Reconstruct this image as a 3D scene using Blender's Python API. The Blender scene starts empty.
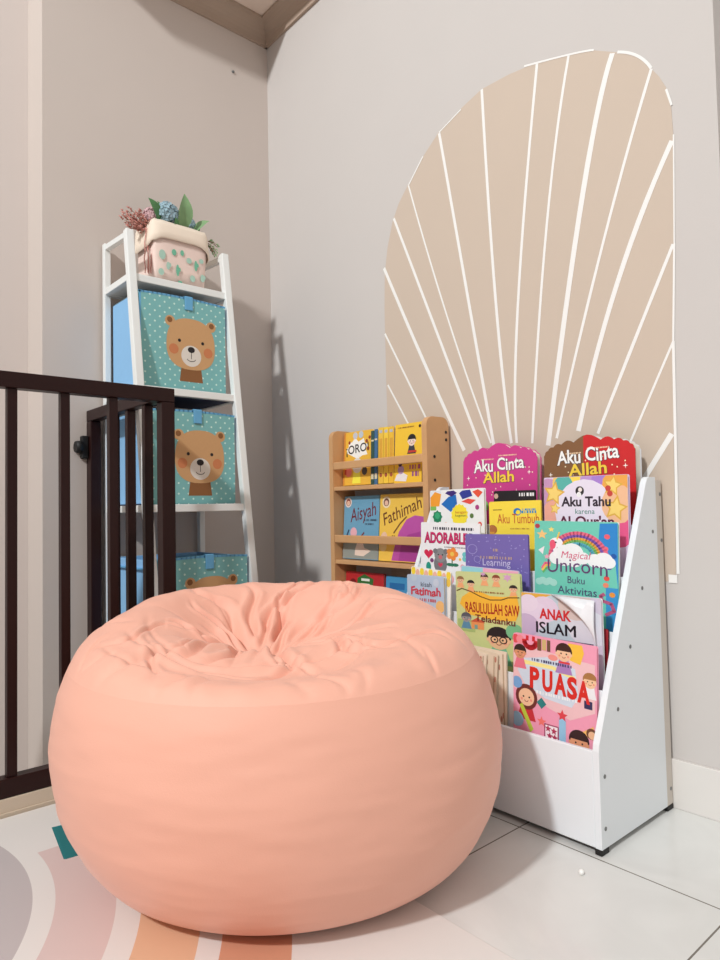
import bpy, bmesh, math, random
from mathutils import Vector, Matrix, Euler, noise
random.seed(7)
C = bpy.context.scene.collection
PI = math.pi
R = math.radians

# ------------------------------------------------------------------ materials
def lin(c):
    out = []
    for v in c:
        v = v / 255.0
        out.append(v / 12.92 if v <= 0.04045 else ((v + 0.055) / 1.055) ** 2.4)
    return out + [1.0]

def mat(name, col, rough=0.6, noise_amt=0.0, noise_scale=20.0, bump=0.0, bump_scale=60.0, spec=0.5, sheen=0.0):
    m = bpy.data.materials.new(name)
    m.use_nodes = True
    nt = m.node_tree
    b = nt.nodes['Principled BSDF']
    b.inputs['Roughness'].default_value = rough
    b.inputs['Specular IOR Level'].default_value = spec
    c = lin(col)
    b.inputs['Base Color'].default_value = c
    if sheen:
        b.inputs['Sheen Weight'].default_value = sheen
    tc = nt.nodes.new('ShaderNodeTexCoord')
    if noise_amt:
        n = nt.nodes.new('ShaderNodeTexNoise')
        n.inputs['Scale'].default_value = noise_scale
        n.inputs['Detail'].default_value = 4
        nt.links.new(tc.outputs['Object'], n.inputs['Vector'])
        mx = nt.nodes.new('ShaderNodeMix'); mx.data_type = 'RGBA'
        mx.inputs['A'].default_value = [v * (1 - noise_amt) for v in c[:3]] + [1]
        mx.inputs['B'].default_value = [min(1, v * (1 + noise_amt)) for v in c[:3]] + [1]
        nt.links.new(n.outputs['Fac'], mx.inputs['Factor'])
        nt.links.new(mx.outputs['Result'], b.inputs['Base Color'])
    if bump:
        n2 = nt.nodes.new('ShaderNodeTexNoise')
        n2.inputs['Scale'].default_value = bump_scale
        n2.inputs['Detail'].default_value = 5
        nt.links.new(tc.outputs['Object'], n2.inputs['Vector'])
        bp = nt.nodes.new('ShaderNodeBump')
        bp.inputs['Strength'].default_value = bump
        bp.inputs['Distance'].default_value = 0.004
        nt.links.new(n2.outputs['Fac'], bp.inputs['Height'])
        nt.links.new(bp.outputs['Normal'], b.inputs['Normal'])
    return m

_flat = {}
def flat(r, g, b, rough=0.45):
    k = (r, g, b, rough)
    if k not in _flat:
        _flat[k] = mat('print_%d_%d_%d' % (r, g, b), (r, g, b), rough, noise_amt=0.03, noise_scale=90)
    return _flat[k]

M_wallA = mat('wall_paint_warm', (206, 194, 186), 0.85, 0.02, 3, 0.05, 120)
M_wallB = mat('wall_paint_grey', (203, 197, 193), 0.85, 0.02, 3, 0.05, 120)
M_wallC = mat('wall_paint_recess', (214, 203, 197), 0.85, 0.02, 3, 0.05, 120)
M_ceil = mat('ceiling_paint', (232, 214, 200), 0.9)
M_cornice = mat('cornice_shaded', (176, 156, 140), 0.9)  # shade at the ceiling edge is mixed into this darker brown
M_white = mat('white_metal', (236, 238, 236), 0.4)
M_lam = mat('white_laminate', (232, 237, 241), 0.35, 0.01, 5)  # slight blue cast stands in for cool light from the right
M_lamback = mat('beige_back_strip', (205, 196, 186), 0.5)
M_black = mat('black_rubber', (20, 18, 18), 0.6)
M_bolt = mat('cam_bolt_grey', (110, 112, 112), 0.35)
M_wood = mat('pale_beech_wood', (208, 160, 112), 0.5, 0.10, 14, 0.05, 40)
M_dark = mat('espresso_wood', (38, 15, 13), 0.4, 0.12, 10, spec=0.25)
M_navy = mat('navy_base', (50, 62, 92), 0.8)
M_blue = mat('pale_blue_fabric', (140, 190, 232), 0.8, 0.03, 40, 0.08, 300)
M_blueedge = mat('blue_binding', (104, 172, 214), 0.75)
M_peach = mat('peach_fabric', (234, 173, 151), 0.6, 0.015, 9, 0.10, 380, sheen=0.15)
M_teal = mat('teal_tag', (14, 108, 112), 0.7)
M_pages = mat('paper_pages', (232, 224, 210), 0.8, 0.05, 160)
M_mural = mat('tan_wall_paint', (203, 186, 170), 0.85, 0.02, 4)
M_stripe = mat('white_wall_paint', (240, 238, 235), 0.8)
M_skirt = mat('skirting_tile', (222, 217, 212), 0.3, 0.03, 6)
M_thresh = mat('beige_threshold', (203, 188, 168), 0.5, 0.03, 12)
M_leaf = mat('green_leaf', (84, 138, 84), 0.55, 0.2, 40)
M_leaf2 = mat('sage_leaf', (128, 164, 116), 0.6, 0.2, 40)
M_stem = mat('brown_stem', (146, 112, 90), 0.7)
M_red = mat('dusty_red_buds', (208, 146, 136), 0.8, 0.2, 80)
M_pinkbud = mat('mauve_petals', (214, 176, 180), 0.8, 0.2, 80)
M_hyd = mat('dusty_blue_petals', (158, 186, 198), 0.8, 0.25, 60)
M_cream = mat('cream_paper', (240, 224, 206), 0.75, 0.02, 30, 0.08, 80)
M_bead = mat('white_bead', (245, 245, 242), 0.3)

def pattern_floor():
    m = mat('marble_tile', (214, 212, 205), 0.16)
    nt = m.node_tree; b = nt.nodes['Principled BSDF']
    tc = nt.nodes.new('ShaderNodeTexCoord')
    sep = nt.nodes.new('ShaderNodeSeparateXYZ'); nt.links.new(tc.outputs['Object'], sep.inputs[0])
    def line(sock, off):
        a = nt.nodes.new('ShaderNodeMath'); a.operation = 'SUBTRACT'; a.inputs[1].default_value = off
        nt.links.new(sock, a.inputs[0])
        w = nt.nodes.new('ShaderNodeMath'); w.operation = 'PINGPONG'; w.inputs[1].default_value = 0.25
        nt.links.new(a.outputs[0], w.inputs[0])
        c = nt.nodes.new('ShaderNodeMath'); c.operation = 'LESS_THAN'; c.inputs[1].default_value = 0.0018
        nt.links.new(w.outputs[0], c.inputs[0])
        return c
    l1 = line(sep.outputs['X'], 1.670); l2 = line(sep.outputs['Y'], -0.395)
    mx = nt.nodes.new('ShaderNodeMath'); mx.operation = 'MAXIMUM'
    nt.links.new(l1.outputs[0], mx.inputs[0]); nt.links.new(l2.outputs[0], mx.inputs[1])
    n = nt.nodes.new('ShaderNodeTexNoise'); n.inputs['Scale'].default_value = 4; n.inputs['Detail'].default_value = 8
    n.inputs['Distortion'].default_value = 1.2
    nt.links.new(tc.outputs['Object'], n.inputs['Vector'])
    ramp = nt.nodes.new('ShaderNodeValToRGB')
    ramp.color_ramp.elements[0].position = 0.3; ramp.color_ramp.elements[0].color = lin((210, 210, 207))
    ramp.color_ramp.elements[1].position = 0.7; ramp.color_ramp.elements[1].color = lin((222, 222, 219))
    nt.links.new(n.outputs['Fac'], ramp.inputs[0])
    mix = nt.nodes.new('ShaderNodeMix'); mix.data_type = 'RGBA'
    nt.links.new(mx.outputs[0], mix.inputs['Factor'])
    nt.links.new(ramp.outputs[0], mix.inputs['A'])
    mix.inputs['B'].default_value = lin((112, 106, 98))
    nt.links.new(mix.outputs['Result'], b.inputs['Base Color'])
    return m
M_floor = pattern_floor()

def pattern_mat():
    # concentric rainbow bands around a point on the play mat
    m = mat('rainbow_mat_vinyl', (220, 212, 206), 0.45)
    nt = m.node_tree; b = nt.nodes['Principled BSDF']
    tc = nt.nodes.new('ShaderNodeTexCoord')
    sep = nt.nodes.new('ShaderNodeSeparateXYZ'); nt.links.new(tc.outputs['Object'], sep.inputs[0])
    cmb = nt.nodes.new('ShaderNodeCombineXYZ')
    nt.links.new(sep.outputs['X'], cmb.inputs[0]); nt.links.new(sep.outputs['Y'], cmb.inputs[1])
    sub = nt.nodes.new('ShaderNodeVectorMath'); sub.operation = 'SUBTRACT'; sub.inputs[1].default_value = (1.0, -2.0, 0)
    nt.links.new(cmb.outputs[0], sub.inputs[0])
    ln = nt.nodes.new('ShaderNodeVectorMath'); ln.operation = 'LENGTH'
    nt.links.new(sub.outputs[0], ln.inputs[0])
    dv = nt.nodes.new('ShaderNodeMath'); dv.operation = 'DIVIDE'; dv.inputs[1].default_value = 1.6
    nt.links.new(ln.outputs['Value'], dv.inputs[0])
    ramp = nt.nodes.new('ShaderNodeValToRGB'); cr = ramp.color_ramp; cr.interpolation = 'CONSTANT'
    white = (222, 218, 214)
    stops = [(0, (186, 178, 178)), (0.615, white), (0.660, (212, 190, 186)), (0.776, white), (0.826, (220, 178, 146)),
             (0.946, white), (0.99, (206, 150, 122)), (1.12, white)]
    cr.elements[0].position = 0; cr.elements[0].color = lin(stops[0][1])
    cr.elements[1].position = stops[1][0] / 1.6; cr.elements[1].color = lin(stops[1][1])
    for r, c in stops[2:]:
        e = cr.elements.new(r / 1.6); e.color = lin(c)
    nt.links.new(dv.outputs[0], ramp.inputs[0])
    lt = nt.nodes.new('ShaderNodeMath'); lt.operation = 'LESS_THAN'; lt.inputs[1].default_value = 0.965
    nt.links.new(sep.outputs['X'], lt.inputs[0])
    gt = nt.nodes.new('ShaderNodeMath'); gt.operation = 'GREATER_THAN'; gt.inputs[1].default_value = 0.64
    nt.links.new(ln.outputs['Value'], gt.inputs[0])
    ml = nt.nodes.new('ShaderNodeMath'); ml.operation = 'MULTIPLY'
    nt.links.new(lt.outputs[0], ml.inputs[0]); nt.links.new(gt.outputs[0], ml.inputs[1])
    mx = nt.nodes.new('ShaderNodeMix'); mx.data_type = 'RGBA'; mx.inputs['B'].default_value = lin(white)
    nt.links.new(ml.outputs[0], mx.inputs['Factor']); nt.links.new(ramp.outputs[0], mx.inputs['A'])
    nt.links.new(mx.outputs['Result'], b.inputs['Base Color'])
    return m
M_mat = pattern_mat()

def pattern_dots(name, base, dot, step, rad):
    # white dots in a staggered grid over the local Y/Z face
    m = mat(name, base, 0.8, 0.03, 60, 0.06, 300)
    nt = m.node_tree; b = nt.nodes['Principled BSDF']
    tc = nt.nodes.new('ShaderNodeTexCoord')
    sep = nt.nodes.new('ShaderNodeSeparateXYZ'); nt.links.new(tc.outputs['Object'], sep.inputs[0])
    def M(op, a, bb=None):
        n = nt.nodes.new('ShaderNodeMath'); n.operation = op
        for i, v in enumerate((a, bb)):
            if v is None: continue
            if isinstance(v, (int, float)): n.inputs[i].default_value = v
            else: nt.links.new(v, n.inputs[i])
        return n.outputs[0]
    s = M('DIVIDE', M('ADD', sep.outputs['Y'], sep.outputs['Z']), step)
    d = M('DIVIDE', M('SUBTRACT', sep.outputs['Y'], sep.outputs['Z']), step)
    fs = M('SUBTRACT', M('FRACT', M('ADD', s, 50.0)), 0.5)
    fd = M('SUBTRACT', M('FRACT', M('ADD', d, 50.0)), 0.5)
    r2 = M('ADD', M('MULTIPLY', fs, fs), M('MULTIPLY', fd, fd))
    k = M('LESS_THAN', r2, (rad / step) ** 2 * 2)
    mix = nt.nodes.new('ShaderNodeMix'); mix.data_type = 'RGBA'
    nt.links.new(k, mix.inputs['Factor'])
    mix.inputs['A'].default_value = lin(base); mix.inputs['B'].default_value = lin(dot)
    nt.links.new(mix.outputs['Result'], b.inputs['Base Color'])
    return m
M_dots = pattern_dots('teal_dotted_fabric', (126, 186, 186), (206, 234, 224), 0.040, 0.0038)

# ------------------------------------------------------------------ mesh helpers
def link(name, bm, mats, parent=None, smooth=False):
    me = bpy.data.meshes.new(name)
    bmesh.ops.recalc_face_normals(bm, faces=bm.faces) if getattr(bm, '_recalc', False) else None
    bm.to_mesh(me); bm.free()
    for m in (mats if isinstance(mats, (list, tuple)) else [mats]):
        me.materials.append(m)
    if smooth:
        for p in me.polygons: p.use_smooth = True
    o = bpy.data.objects.new(name, me); C.objects.link(o)
    if parent is not None: o.parent = parent
    return o

def box(bm, lo, hi, mi=0, bev=0.0, M=None):
    t = bmesh.new()
    vs = [t.verts.new((x, y, z)) for x in (lo[0], hi[0]) for y in (lo[1], hi[1]) for z in (lo[2], hi[2])]
    for f in ((0, 1, 3, 2), (4, 6, 7, 5), (0, 4, 5, 1), (2, 3, 7, 6), (0, 2, 6, 4), (1, 5, 7, 3)):
        t.faces.new([vs[i] for i in f])
    if bev:
        bmesh.ops.bevel(t, geom=t.edges[:], offset=bev, segments=2, affect='EDGES', profile=0.5)
    merge(bm, t, mi, M)

def merge(bm, t, mi=0, M=None):
    mp = {}
    for v in t.verts:
        mp[v] = bm.verts.new(M @ v.co if M else v.co)
    for f in t.faces:
        try:
            nf = bm.faces.new([mp[v] for v in f.verts]); nf.material_index = mi; nf.smooth = f.smooth
        except ValueError:
            pass
    t.free()

def bar(bm, a, b, w, d, mi=0, bev=0.0, up=(0, 0, 1)):
    # rectangular bar from a to b
    a = Vector(a); b = Vector(b); z = (b - a); L = z.length; z.normalize()
    x = Vector(up).cross(z)
    if x.length < 1e-4: x = Vector((1, 0, 0))
    x.normalize(); y = z.cross(x)
    M = Matrix((x, y, z)).transposed().to_4x4(); M.translation = a
    box(bm, (-w / 2, -d / 2, 0), (w / 2, d / 2, L), mi, bev, M)

def cyl(bm, a, b, r, r2=None, n=14, mi=0, cap=True):
    a = Vector(a); b = Vector(b); z = (b - a).normalized()
    x = z.orthogonal().normalized(); y = z.cross(x)
    r2 = r if r2 is None else r2
    A = [bm.verts.new(a + (x * math.cos(i * 2 * PI / n) + y * math.sin(i * 2 * PI / n)) * r) for i in range(n)]
    B = [bm.verts.new(b + (x * math.cos(i * 2 * PI / n) + y * math.sin(i * 2 * PI / n)) * r2) for i in range(n)]
    for i in range(n):
        f = bm.faces.new((A[i], A[(i + 1) % n], B[(i + 1) % n], B[i])); f.material_index = mi; f.smooth = True
    if cap:
        f = bm.faces.new(list(reversed(A))); f.material_index = mi
        f = bm.faces.new(B); f.material_index = mi

def prism(bm, pts, d, mi=0):
    # polygon given as 3D points, extruded by vector d
    d = Vector(d)
    A = [bm.verts.new(p) for p in pts]; B = [bm.verts.new(Vector(p) + d) for p in pts]
    n = len(A)
    fs = [bm.faces.new(A), bm.faces.new(list(reversed(B)))]
    for i in range(n):
        fs.append(bm.faces.new((A[(i + 1) % n], A[i], B[i], B[(i + 1) % n])))
    for f in fs: f.material_index = mi
    bmesh.ops.recalc_face_normals(bm, faces=fs)

def tag(o, label=None, cat=None, group=None, kind=None):
    if label: o['label'] = label
    if cat: o['category'] = cat
    if group: o['group'] = group
    if kind: o['kind'] = kind
    return o

def empty(name, loc, label, cat, group=None):
    o = bpy.data.objects.new(name, None); C.objects.link(o); o.location = loc
    o.empty_display_size = 0.05
    return tag(o, label, cat, group)

def struct(name, bm, m):
    return tag(link(name, bm, m), kind='structure')

# ------------------------------------------------------------------ setting
bm = bmesh.new()
pts = [(0, 0.012), (4.6, 0.012), (4.6, -4.2), (0.665, -4.2), (0.665, -0.835), (0, -0.835)]
prism(bm, [(x, y, 0) for x, y in pts], (0, 0, -0.12))
struct('floor', bm, M_floor)
bm = bmesh.new()                                   # wall with the ladder shelf, steps back beyond the stair railing
box(bm, (-0.2, -1.05, -1.2), (0, 0.12, 3.3))
struct('wall_left', bm, M_wallA)
bm = bmesh.new()
box(bm, (-0.32, -4.2, -1.2), (-0.19, -1.0502, 3.3))
struct('wall_stairwell', bm, M_wallC)
bm = bmesh.new()
box(bm, (0.0002, 0, -0.12), (2.066, 0.12, 3.3))
struct('wall_back', bm, M_wallB)
bm = bmesh.new()
box(bm, (2.0662, 0.085, -0.12), (4.6, 0.2, 3.3))
struct('wall_right', bm, M_wallB)
bm = bmesh.new()
box(bm, (-0.19, -4.2, -1.32), (0.68, -0.84, -1.2))
struct('floor_stair_landing', bm, M_thresh)
# cornice and the edge of the ceiling
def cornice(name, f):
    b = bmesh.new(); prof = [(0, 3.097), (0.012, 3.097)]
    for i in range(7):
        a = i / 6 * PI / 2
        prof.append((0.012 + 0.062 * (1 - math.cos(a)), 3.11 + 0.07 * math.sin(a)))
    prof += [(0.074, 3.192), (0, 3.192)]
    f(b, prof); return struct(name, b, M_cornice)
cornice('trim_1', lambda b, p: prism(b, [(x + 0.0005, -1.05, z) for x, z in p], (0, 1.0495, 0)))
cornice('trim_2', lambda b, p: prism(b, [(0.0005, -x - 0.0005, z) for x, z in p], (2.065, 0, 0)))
bm = bmesh.new()
prism(bm, [(x, y, 3.193) for x, y in [(-0.2, 0.1), (2.06, 0.1), (2.06, -0.21), (0.27, -0.21), (0.27, -1.05), (-0.2, -1.05)]], (0, 0, 0.05))
struct('ceiling', bm, M_ceil)
# skirting tiles
bm = bmesh.new(); box(bm, (0.012, -0.011, 0), (2.066, -0.0002, 0.128), bev=0.002)
struct('baseboard_back', bm, M_skirt)
bm = bmesh.new(); box(bm, (0.0002, -0.80, 0), (0.011, -0.0002, 0.128), bev=0.002)
struct('baseboard_left', bm, M_skirt)
# stone edge along the stairwell under the railing
bm = bmesh.new()
box(bm, (0.640, -4.1, 0.0002), (0.694, -0.842, 0.050), bev=0.002)
box(bm, (0.6942, -4.1, 0.0002), (0.699, -0.842, 0.014), bev=0.001)
box(bm, (0.002, -0.888, 0.0002), (0.6398, -0.842, 0.050), bev=0.002)
struct('trim_3', bm, M_thresh)

# ------------------------------------------------------------------ mural
bm = bmesh.new()
out = [(0.812, 0.42), (1.90, 0.60), (1.913, 0.62), (1.921, 0.98), (1.931, 1.245), (1.944, 1.50), (1.953, 1.80), (1.950, 1.887), (1.938, 1.945), (1.92, 1.985),
       (1.90, 2.016), (1.862, 2.071), (1.811, 2.11), (1.733, 2.158), (1.65, 2.188), (1.547, 2.222), (1.43, 2.24), (1.315, 2.246), (1.222, 2.222), (1.119, 2.186),
       (1.034, 2.126), (0.955, 2.052), (0.90, 1.995), (0.863, 1.935), (0.831, 1.84), (0.812, 1.74), (0.806, 1.60), (0.807, 1.277), (0.812, 0.9)]
prism(bm, [(x, -0.0003, z) for x, z in out], (0, -0.0012, 0), 0)
def smooth_line(p):
    if len(p) < 3: return p
    a, b, c = [Vector(q) for q in p]
    ctrl = b * 2 - (a + c) / 2
    return [tuple(a * (1 - t) ** 2 + ctrl * 2 * t * (1 - t) + c * t * t) for t in [i / 14 for i in range(15)]]
def paint(p, w0, w1=None, y=-0.0021, m=1):
    w1 = w0 if w1 is None else w1
    p = [Vector(q) for q in smooth_line(p)]
    L = []; Rr = []
    for i, q in enumerate(p):
        d = (p[min(i + 1, len(p) - 1)] - p[max(i - 1, 0)]).normalized(); n = Vector((-d.y, d.x))
        w = (w0 + (w1 - w0) * i / (len(p) - 1)) / 2 * (1 + 0.12 * noise.noise((q.x * 9, q.y * 9, 0)))
        L.append(q + n * w); Rr.append(q - n * w)
    for i in range(len(p) - 1):
        a, b, c, d = L[i], L[i + 1], Rr[i + 1], Rr[i]
        f = bm.faces.new([bm.verts.new((v.x, y, v.y)) for v in (a, b, c, d)])
        f.material_index = m
        f.normal_update()
        if f.normal.y > 0: f.normal_flip()
def ext(p, k=0.35):
    a, b = Vector(p[-2]), Vector(p[-1]); return p[:-1] + [tuple(b + (b - a).normalized() * k)]
rays = [([(0.816, 1.296), (0.911, 1.15)], .008), ([(0.806, 1.502), (1.013, 1.148)], .008), ([(0.809, 1.765), (1.02, 1.338), (1.195, 1.007)], .014),
        ([(0.871, 1.945), (1.26, 1.027)], .011), ([(0.955, 2.045), (1.133, 1.495), (1.312, 1.023)], .007), ([(1.117, 2.179), (1.322, 1.022)], .012),
        ([(1.316, 2.245), (1.349, 1.495), (1.395, 1.015)], .011), ([(1.538, 2.222), (1.436, 1.457), (1.416, 1.014)], .010),
        ([(1.65, 2.188), (1.554, 1.692), (1.475, 1.008)], .009), ([(1.79, 2.119), (1.683, 1.753), (1.533, 0.996)], .017),
        ([(1.901, 2.015), (1.739, 1.572), (1.564, 1.016)], .009), ([(1.949, 1.79), (1.779, 1.445), (1.639, 1.031)], .015),
        ([(1.941, 1.508), (1.823, 1.267), (1.702, 1.017)], .010), ([(1.931, 1.245), (1.805, 0.994)], .007), ([(1.917, 0.996), (1.843, 0.889)], .015)]
for p, w in rays:
    if len(p) == 2: p = ext(p, 0.2)
    paint(p, w)
for p, w in [([(1.489, 2.236), (1.65, 2.189), (1.733, 2.159)], .006), ([(1.805, 2.114), (1.862, 2.073), (1.901, 2.016)], .008), ([(1.939, 1.938), (1.952, 1.887)], .006),
             ([(0.955, 2.045), (1.034, 2.126)], .006), ([(1.117, 2.181), (1.222, 2.218)], .005), ([(1.954, 1.805), (1.944, 1.508)], .004),
             ([(1.944, 1.508), (1.931, 1.245)], .006), ([(1.931, 1.245), (1.919, 0.62)], .008), ([(1.893, 0.606), (1.916, 0.606)], .022)]:
    paint(p, w, y=-0.0024)
o = link('wall_mural', bm, [M_mural, M_stripe])
tag(o, 'tall tan painted arch with white fanning rays on the wall behind the book racks', 'mural')

# small nail left in the wall
bm = bmesh.new(); cyl(bm, (0.0003, -0.195, 2.901), (0.006, -0.195, 2.900), 0.007, 0.006, 10)
o = link('nail', bm, M_bolt, smooth=True); tag(o, 'small grey nail head in the bare wall high above the ladder shelf', 'nail')

# ------------------------------------------------------------------ play mat
bm = bmesh.new(); box(bm, (0.705, -4.0, 0.0005), (4.2, -0.822, 0.006), bev=0.002)
o = link('play_mat', bm, M_mat); tag(o, 'thin white play mat printed with muted rainbow bands under the beanbag', 'play mat')

# white bead on the tiles
bm = bmesh.new(); bmesh.ops.create_uvsphere(bm, u_segments=16, v_segments=10, radius=0.006)
o = link('bead', bm, M_bead, smooth=True); o.location = (1.894, -0.481, 0.006); tag(o, 'tiny white bead lying on the floor tile in front of the white rack', 'bead')

# ------------------------------------------------------------------ beanbag
BC = Vector((1.372, -0.899)); AZ = R(145.47)
side = [(0.0, 0.0), (0.20, 0.0), (0.32, 0.0015), (0.352, 0.006), (0.397, 0.027), (0.428, 0.056), (0.451, 0.092), (0.472, 0.135), (0.488, 0.183), (0.495, 0.24), (0.496, 0.295), (0.490, 0.345), (0.480, 0.392), (0.466, 0.438), (0.445, 0.484)]
topp = [(0.445, 0.484), (0.424, 0.513), (0.395, 0.536), (0.362, 0.550), (0.325, 0.558), (0.285, 0.558), (0.245, 0.549), (0.20, 0.531), (0.155, 0.508), (0.11, 0.484), (0.07, 0.463), (0.035, 0.446), (0.012, 0.432)]
RS = 0.445
def sample(prof, t):
    # Catmull-Rom through the profile
    n = len(prof) - 1; x = t * n; i = min(int(x), n - 1); u = x - i
    p = [prof[max(0, min(n, i + k))] for k in (-1, 0, 1, 2)]
    r = []
    for c in (0, 1):
        a, b, cc, d = (q[c] for q in p)
        r.append(0.5 * (2 * b + (cc - a) * u + (2 * a - 5 * b + 4 * cc - d) * u * u + (3 * b - a - 3 * cc + d) * u ** 3))
    return r
def sstep(a, b, x):
    x = max(0.0, min(1.0, (x - a) / (b - a))); return x * x * (3 - 2 * x)
# creases: start angle, twist, radius range, depth, width
rndc = random.Random(21); CREASE = []
for i in range(30):
    a0 = 2 * PI * (i + rndc.uniform(-.42, .42)) / 30
    r0 = rndc.uniform(.03, .12); r1 = r0 + rndc.choice((.10, .15, .22, .30)) * rndc.uniform(.8, 1.3)
    CREASE.append((a0, rndc.uniform(-2.2, 2.2), r0, min(r1, .41), rndc.uniform(.005, .013), rndc.uniform(.006, .012)))
for i in range(26):     # short gathers just inside the seam
    a0 = 2 * PI * (i + rndc.uniform(-.45, .45)) / 26
    r0 = rndc.uniform(.31, .39)
    CREASE.append((a0, rndc.uniform(-2.5, 2.5), r0, RS + .004, rndc.uniform(.002, .006), rndc.uniform(.006, .012)))
FRONT = []
for i in range(9):      # folds lying across the near rim
    FRONT.append((PI + rndc.uniform(-1.1, 1.1), rndc.uniform(.24, .37), rndc.uniform(.10, .24), rndc.uniform(-.9, .9), rndc.uniform(.005, .010)))
def bag_point(r, z, th, top, t):
    # th is measured from the direction pointing away from the viewer's corner of the mat
    ca, sa = math.cos(th), math.sin(th)
    m = 1 - 0.029 * math.cos(2 * th) - 0.008 * math.sin(2 * th) - 0.258 * ca * (z - 0.28) + 0.113 * sa * (z - 0.28)
    zz = z; B = 0.014 * ca
    if top:
        m = 1 + (m - 1) * sstep(0.0, 0.40, r)
        k0 = math.exp(-((RS - 0.30) / 0.12) ** 2)
        k = max(0.0, (math.exp(-((r - 0.30) / 0.12) ** 2) - k0) / (1 - k0))
        zz += B * (r / RS) * (1 - k) + k * (0.062 * ca - 0.018 * math.cos(2 * th))
        rel = 1 - r / RS; edge = min(1, rel / 0.05)
        x = r * ca; y = r * sa
        puff = abs(math.sin((th * 9 + 3.2 * noise.noise((ca * 1.3 + 7.7, sa * 1.3, 7)) + 1.4 * rel) / 2)) ** .6
        zz += 0.018 * math.exp(-((rel - 0.66) / 0.20) ** 2) * (puff - .75)
        for a0, tw, r0, r1, dep, wd in CREASE:
            if r < r0 - .02 or r > r1 + .02: continue
            c = a0 + tw * (r - r0) + 0.12 * math.sin(r * 40 + a0 * 5) * (r - r0) / max(r, .05)
            da = (th - c + PI) % (2 * PI) - PI
            q = da * r / wd
            if abs(q) > 4.5: continue
            w = sstep(r0 - .02, r0 + .03, r) * (1 - sstep(r1 - .05, r1 + .02, r)) * (edge if r1 < RS else 1 if r < RS - .01 else max(0, (RS - r) / .01))
            zz += dep * w * (-math.exp(-q * q * (1.0 if q < 0 else 2.2)) + (0.5 if r < .24 else 0.25) * math.exp(-((abs(q) - 2.0) / 1.1) ** 2))
        for a0, rc, ln, sl, dep in FRONT:
            da = (th - a0 + PI) % (2 * PI) - PI
            s_ = da * rc; d_ = r - rc - sl * s_ * .5
            if abs(s_) > ln or abs(d_) > .05: continue
            w = (1 - (s_ / ln) ** 2) * edge
            zz += dep * w * (-math.exp(-(d_ / .007) ** 2) + .7 * math.exp(-((d_ - .016) / .012) ** 2))
        zz += edge * (0.007 * noise.noise((x * 8, y * 8, 2)) + 0.003 * noise.noise((x * 22, y * 22, 4)))
        rr = r * m
    else:
        zz += B * sstep(0.2, 0.484, z)
        rr = r * m
        q = noise.noise((ca * 2.2, sa * 2.2, zz * 9)); q2 = noise.noise((ca * 5, sa * 5, zz * 42)); q3 = noise.noise((ca * 3, sa * 3, zz * 90))
        damp = max(0, min(1, (0.484 - z) / 0.06)) * max(0, min(1, (z - 0.01) / 0.06))
        rr += (0.0028 * q + 0.0016 * q2 + 0.0005 * q3) * damp
    off = max(0.0, 1 - r / RS) ** 1.2 * 0.050 if top else 0.0      # the gather point sits a little off centre
    d = rr * ca; l = rr * sa + off
    return (d * math.cos(AZ) - l * math.sin(AZ), d * math.sin(AZ) + l * math.cos(AZ), zz)
bag = empty('beanbag', (BC.x, BC.y, 0.0062), 'large round peach fabric beanbag with a gathered sunken top on the play mat', 'beanbag')
def bag_surface(prof, rows, cols, top):
    b = bmesh.new(); V = []
    for j in range(rows + 1):
        r, z = sample(prof, j / rows)
        r = max(r, 0.002)
        V.append([b.verts.new(bag_point(r, z, 2 * PI * i / cols, top, j / rows)) for i in range(cols)])
    for j in range(rows):
        for i in range(cols):
            b.faces.new((V[j][i], V[j][(i + 1) % cols], V[j + 1][(i + 1) % cols], V[j + 1][i]))
    if top: b.faces.new(V[-1])
    else: b.faces.new(list(reversed(V[0])))
    return b
link('side_panel', bag_surface(side, 90, 300, False), M_peach, bag, True)
link('top_panel', bag_surface(topp, 150, 560, True), M_peach, bag, True)
bm = bmesh.new()
# teal loop tag sewn into the side
T0 = [Vector((-0.084, -0.503, 0.188)), Vector((-0.070, -0.476, 0.192)), Vector((-0.066, -0.458, 0.126)), Vector((-0.079, -0.482, 0.121))]
prism(bm, T0, (0.004, 0.004, 0.0))
tg_o = link('tag', bm, M_teal, bag); tg_o['label'] = 'teal fabric tag'

# ------------------------------------------------------------------ stair railing
rail = empty('stair_railing', (0.67, -0.865, 0.05), 'dark brown slatted stair railing with a return to the wall, left of the beanbag', 'railing')
O = Vector(rail.location)
def part(name, fn, m, parent, smooth=False, off=O):
    b = bmesh.new(); fn(b)
    bmesh.ops.translate(b, verts=b.verts[:], vec=-off)
    return link(name, b, m, parent, smooth)
XF = 0.672
part('top_rail', lambda b: box(b, (XF - 0.022, -3.2, 1.168), (XF + 0.022, -0.8435, 1.213), bev=0.003), M_dark, rail)
part('bottom_rail', lambda b: box(b, (XF - 0.02, -3.2, 0.0505), (XF + 0.02, -0.888, 0.102), bev=0.003), M_dark, rail)
part('post', lambda b: box(b, (XF - 0.022, -0.8875, 0.0505), (XF + 0.022, -0.8435, 1.1675), bev=0.003), M_dark, rail)
for k in range(14):
    y = -1.040 - 0.142 * k
    part('baluster', lambda b: box(b, (XF - 0.013, y - 0.013, 0.1025), (XF + 0.013, y + 0.013, 1.1675), bev=0.002), M_dark, rail)
part('return_top_rail', lambda b: box(b, (0.0015, -0.886, 1.178), (XF - 0.0225, -0.846, 1.222), bev=0.003), M_dark, rail)
part('return_bottom_rail', lambda b: box(b, (0.0015, -0.886, 0.0505), (XF - 0.0225, -0.846, 0.10), bev=0.003), M_dark, rail)
for x in (0.53, 0.385, 0.24):
    part('baluster', lambda b: box(b, (x - 0.013, -0.880, 0.1005), (x + 0.013, -0.850, 1.1775), bev=0.002), M_dark, rail)
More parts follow.
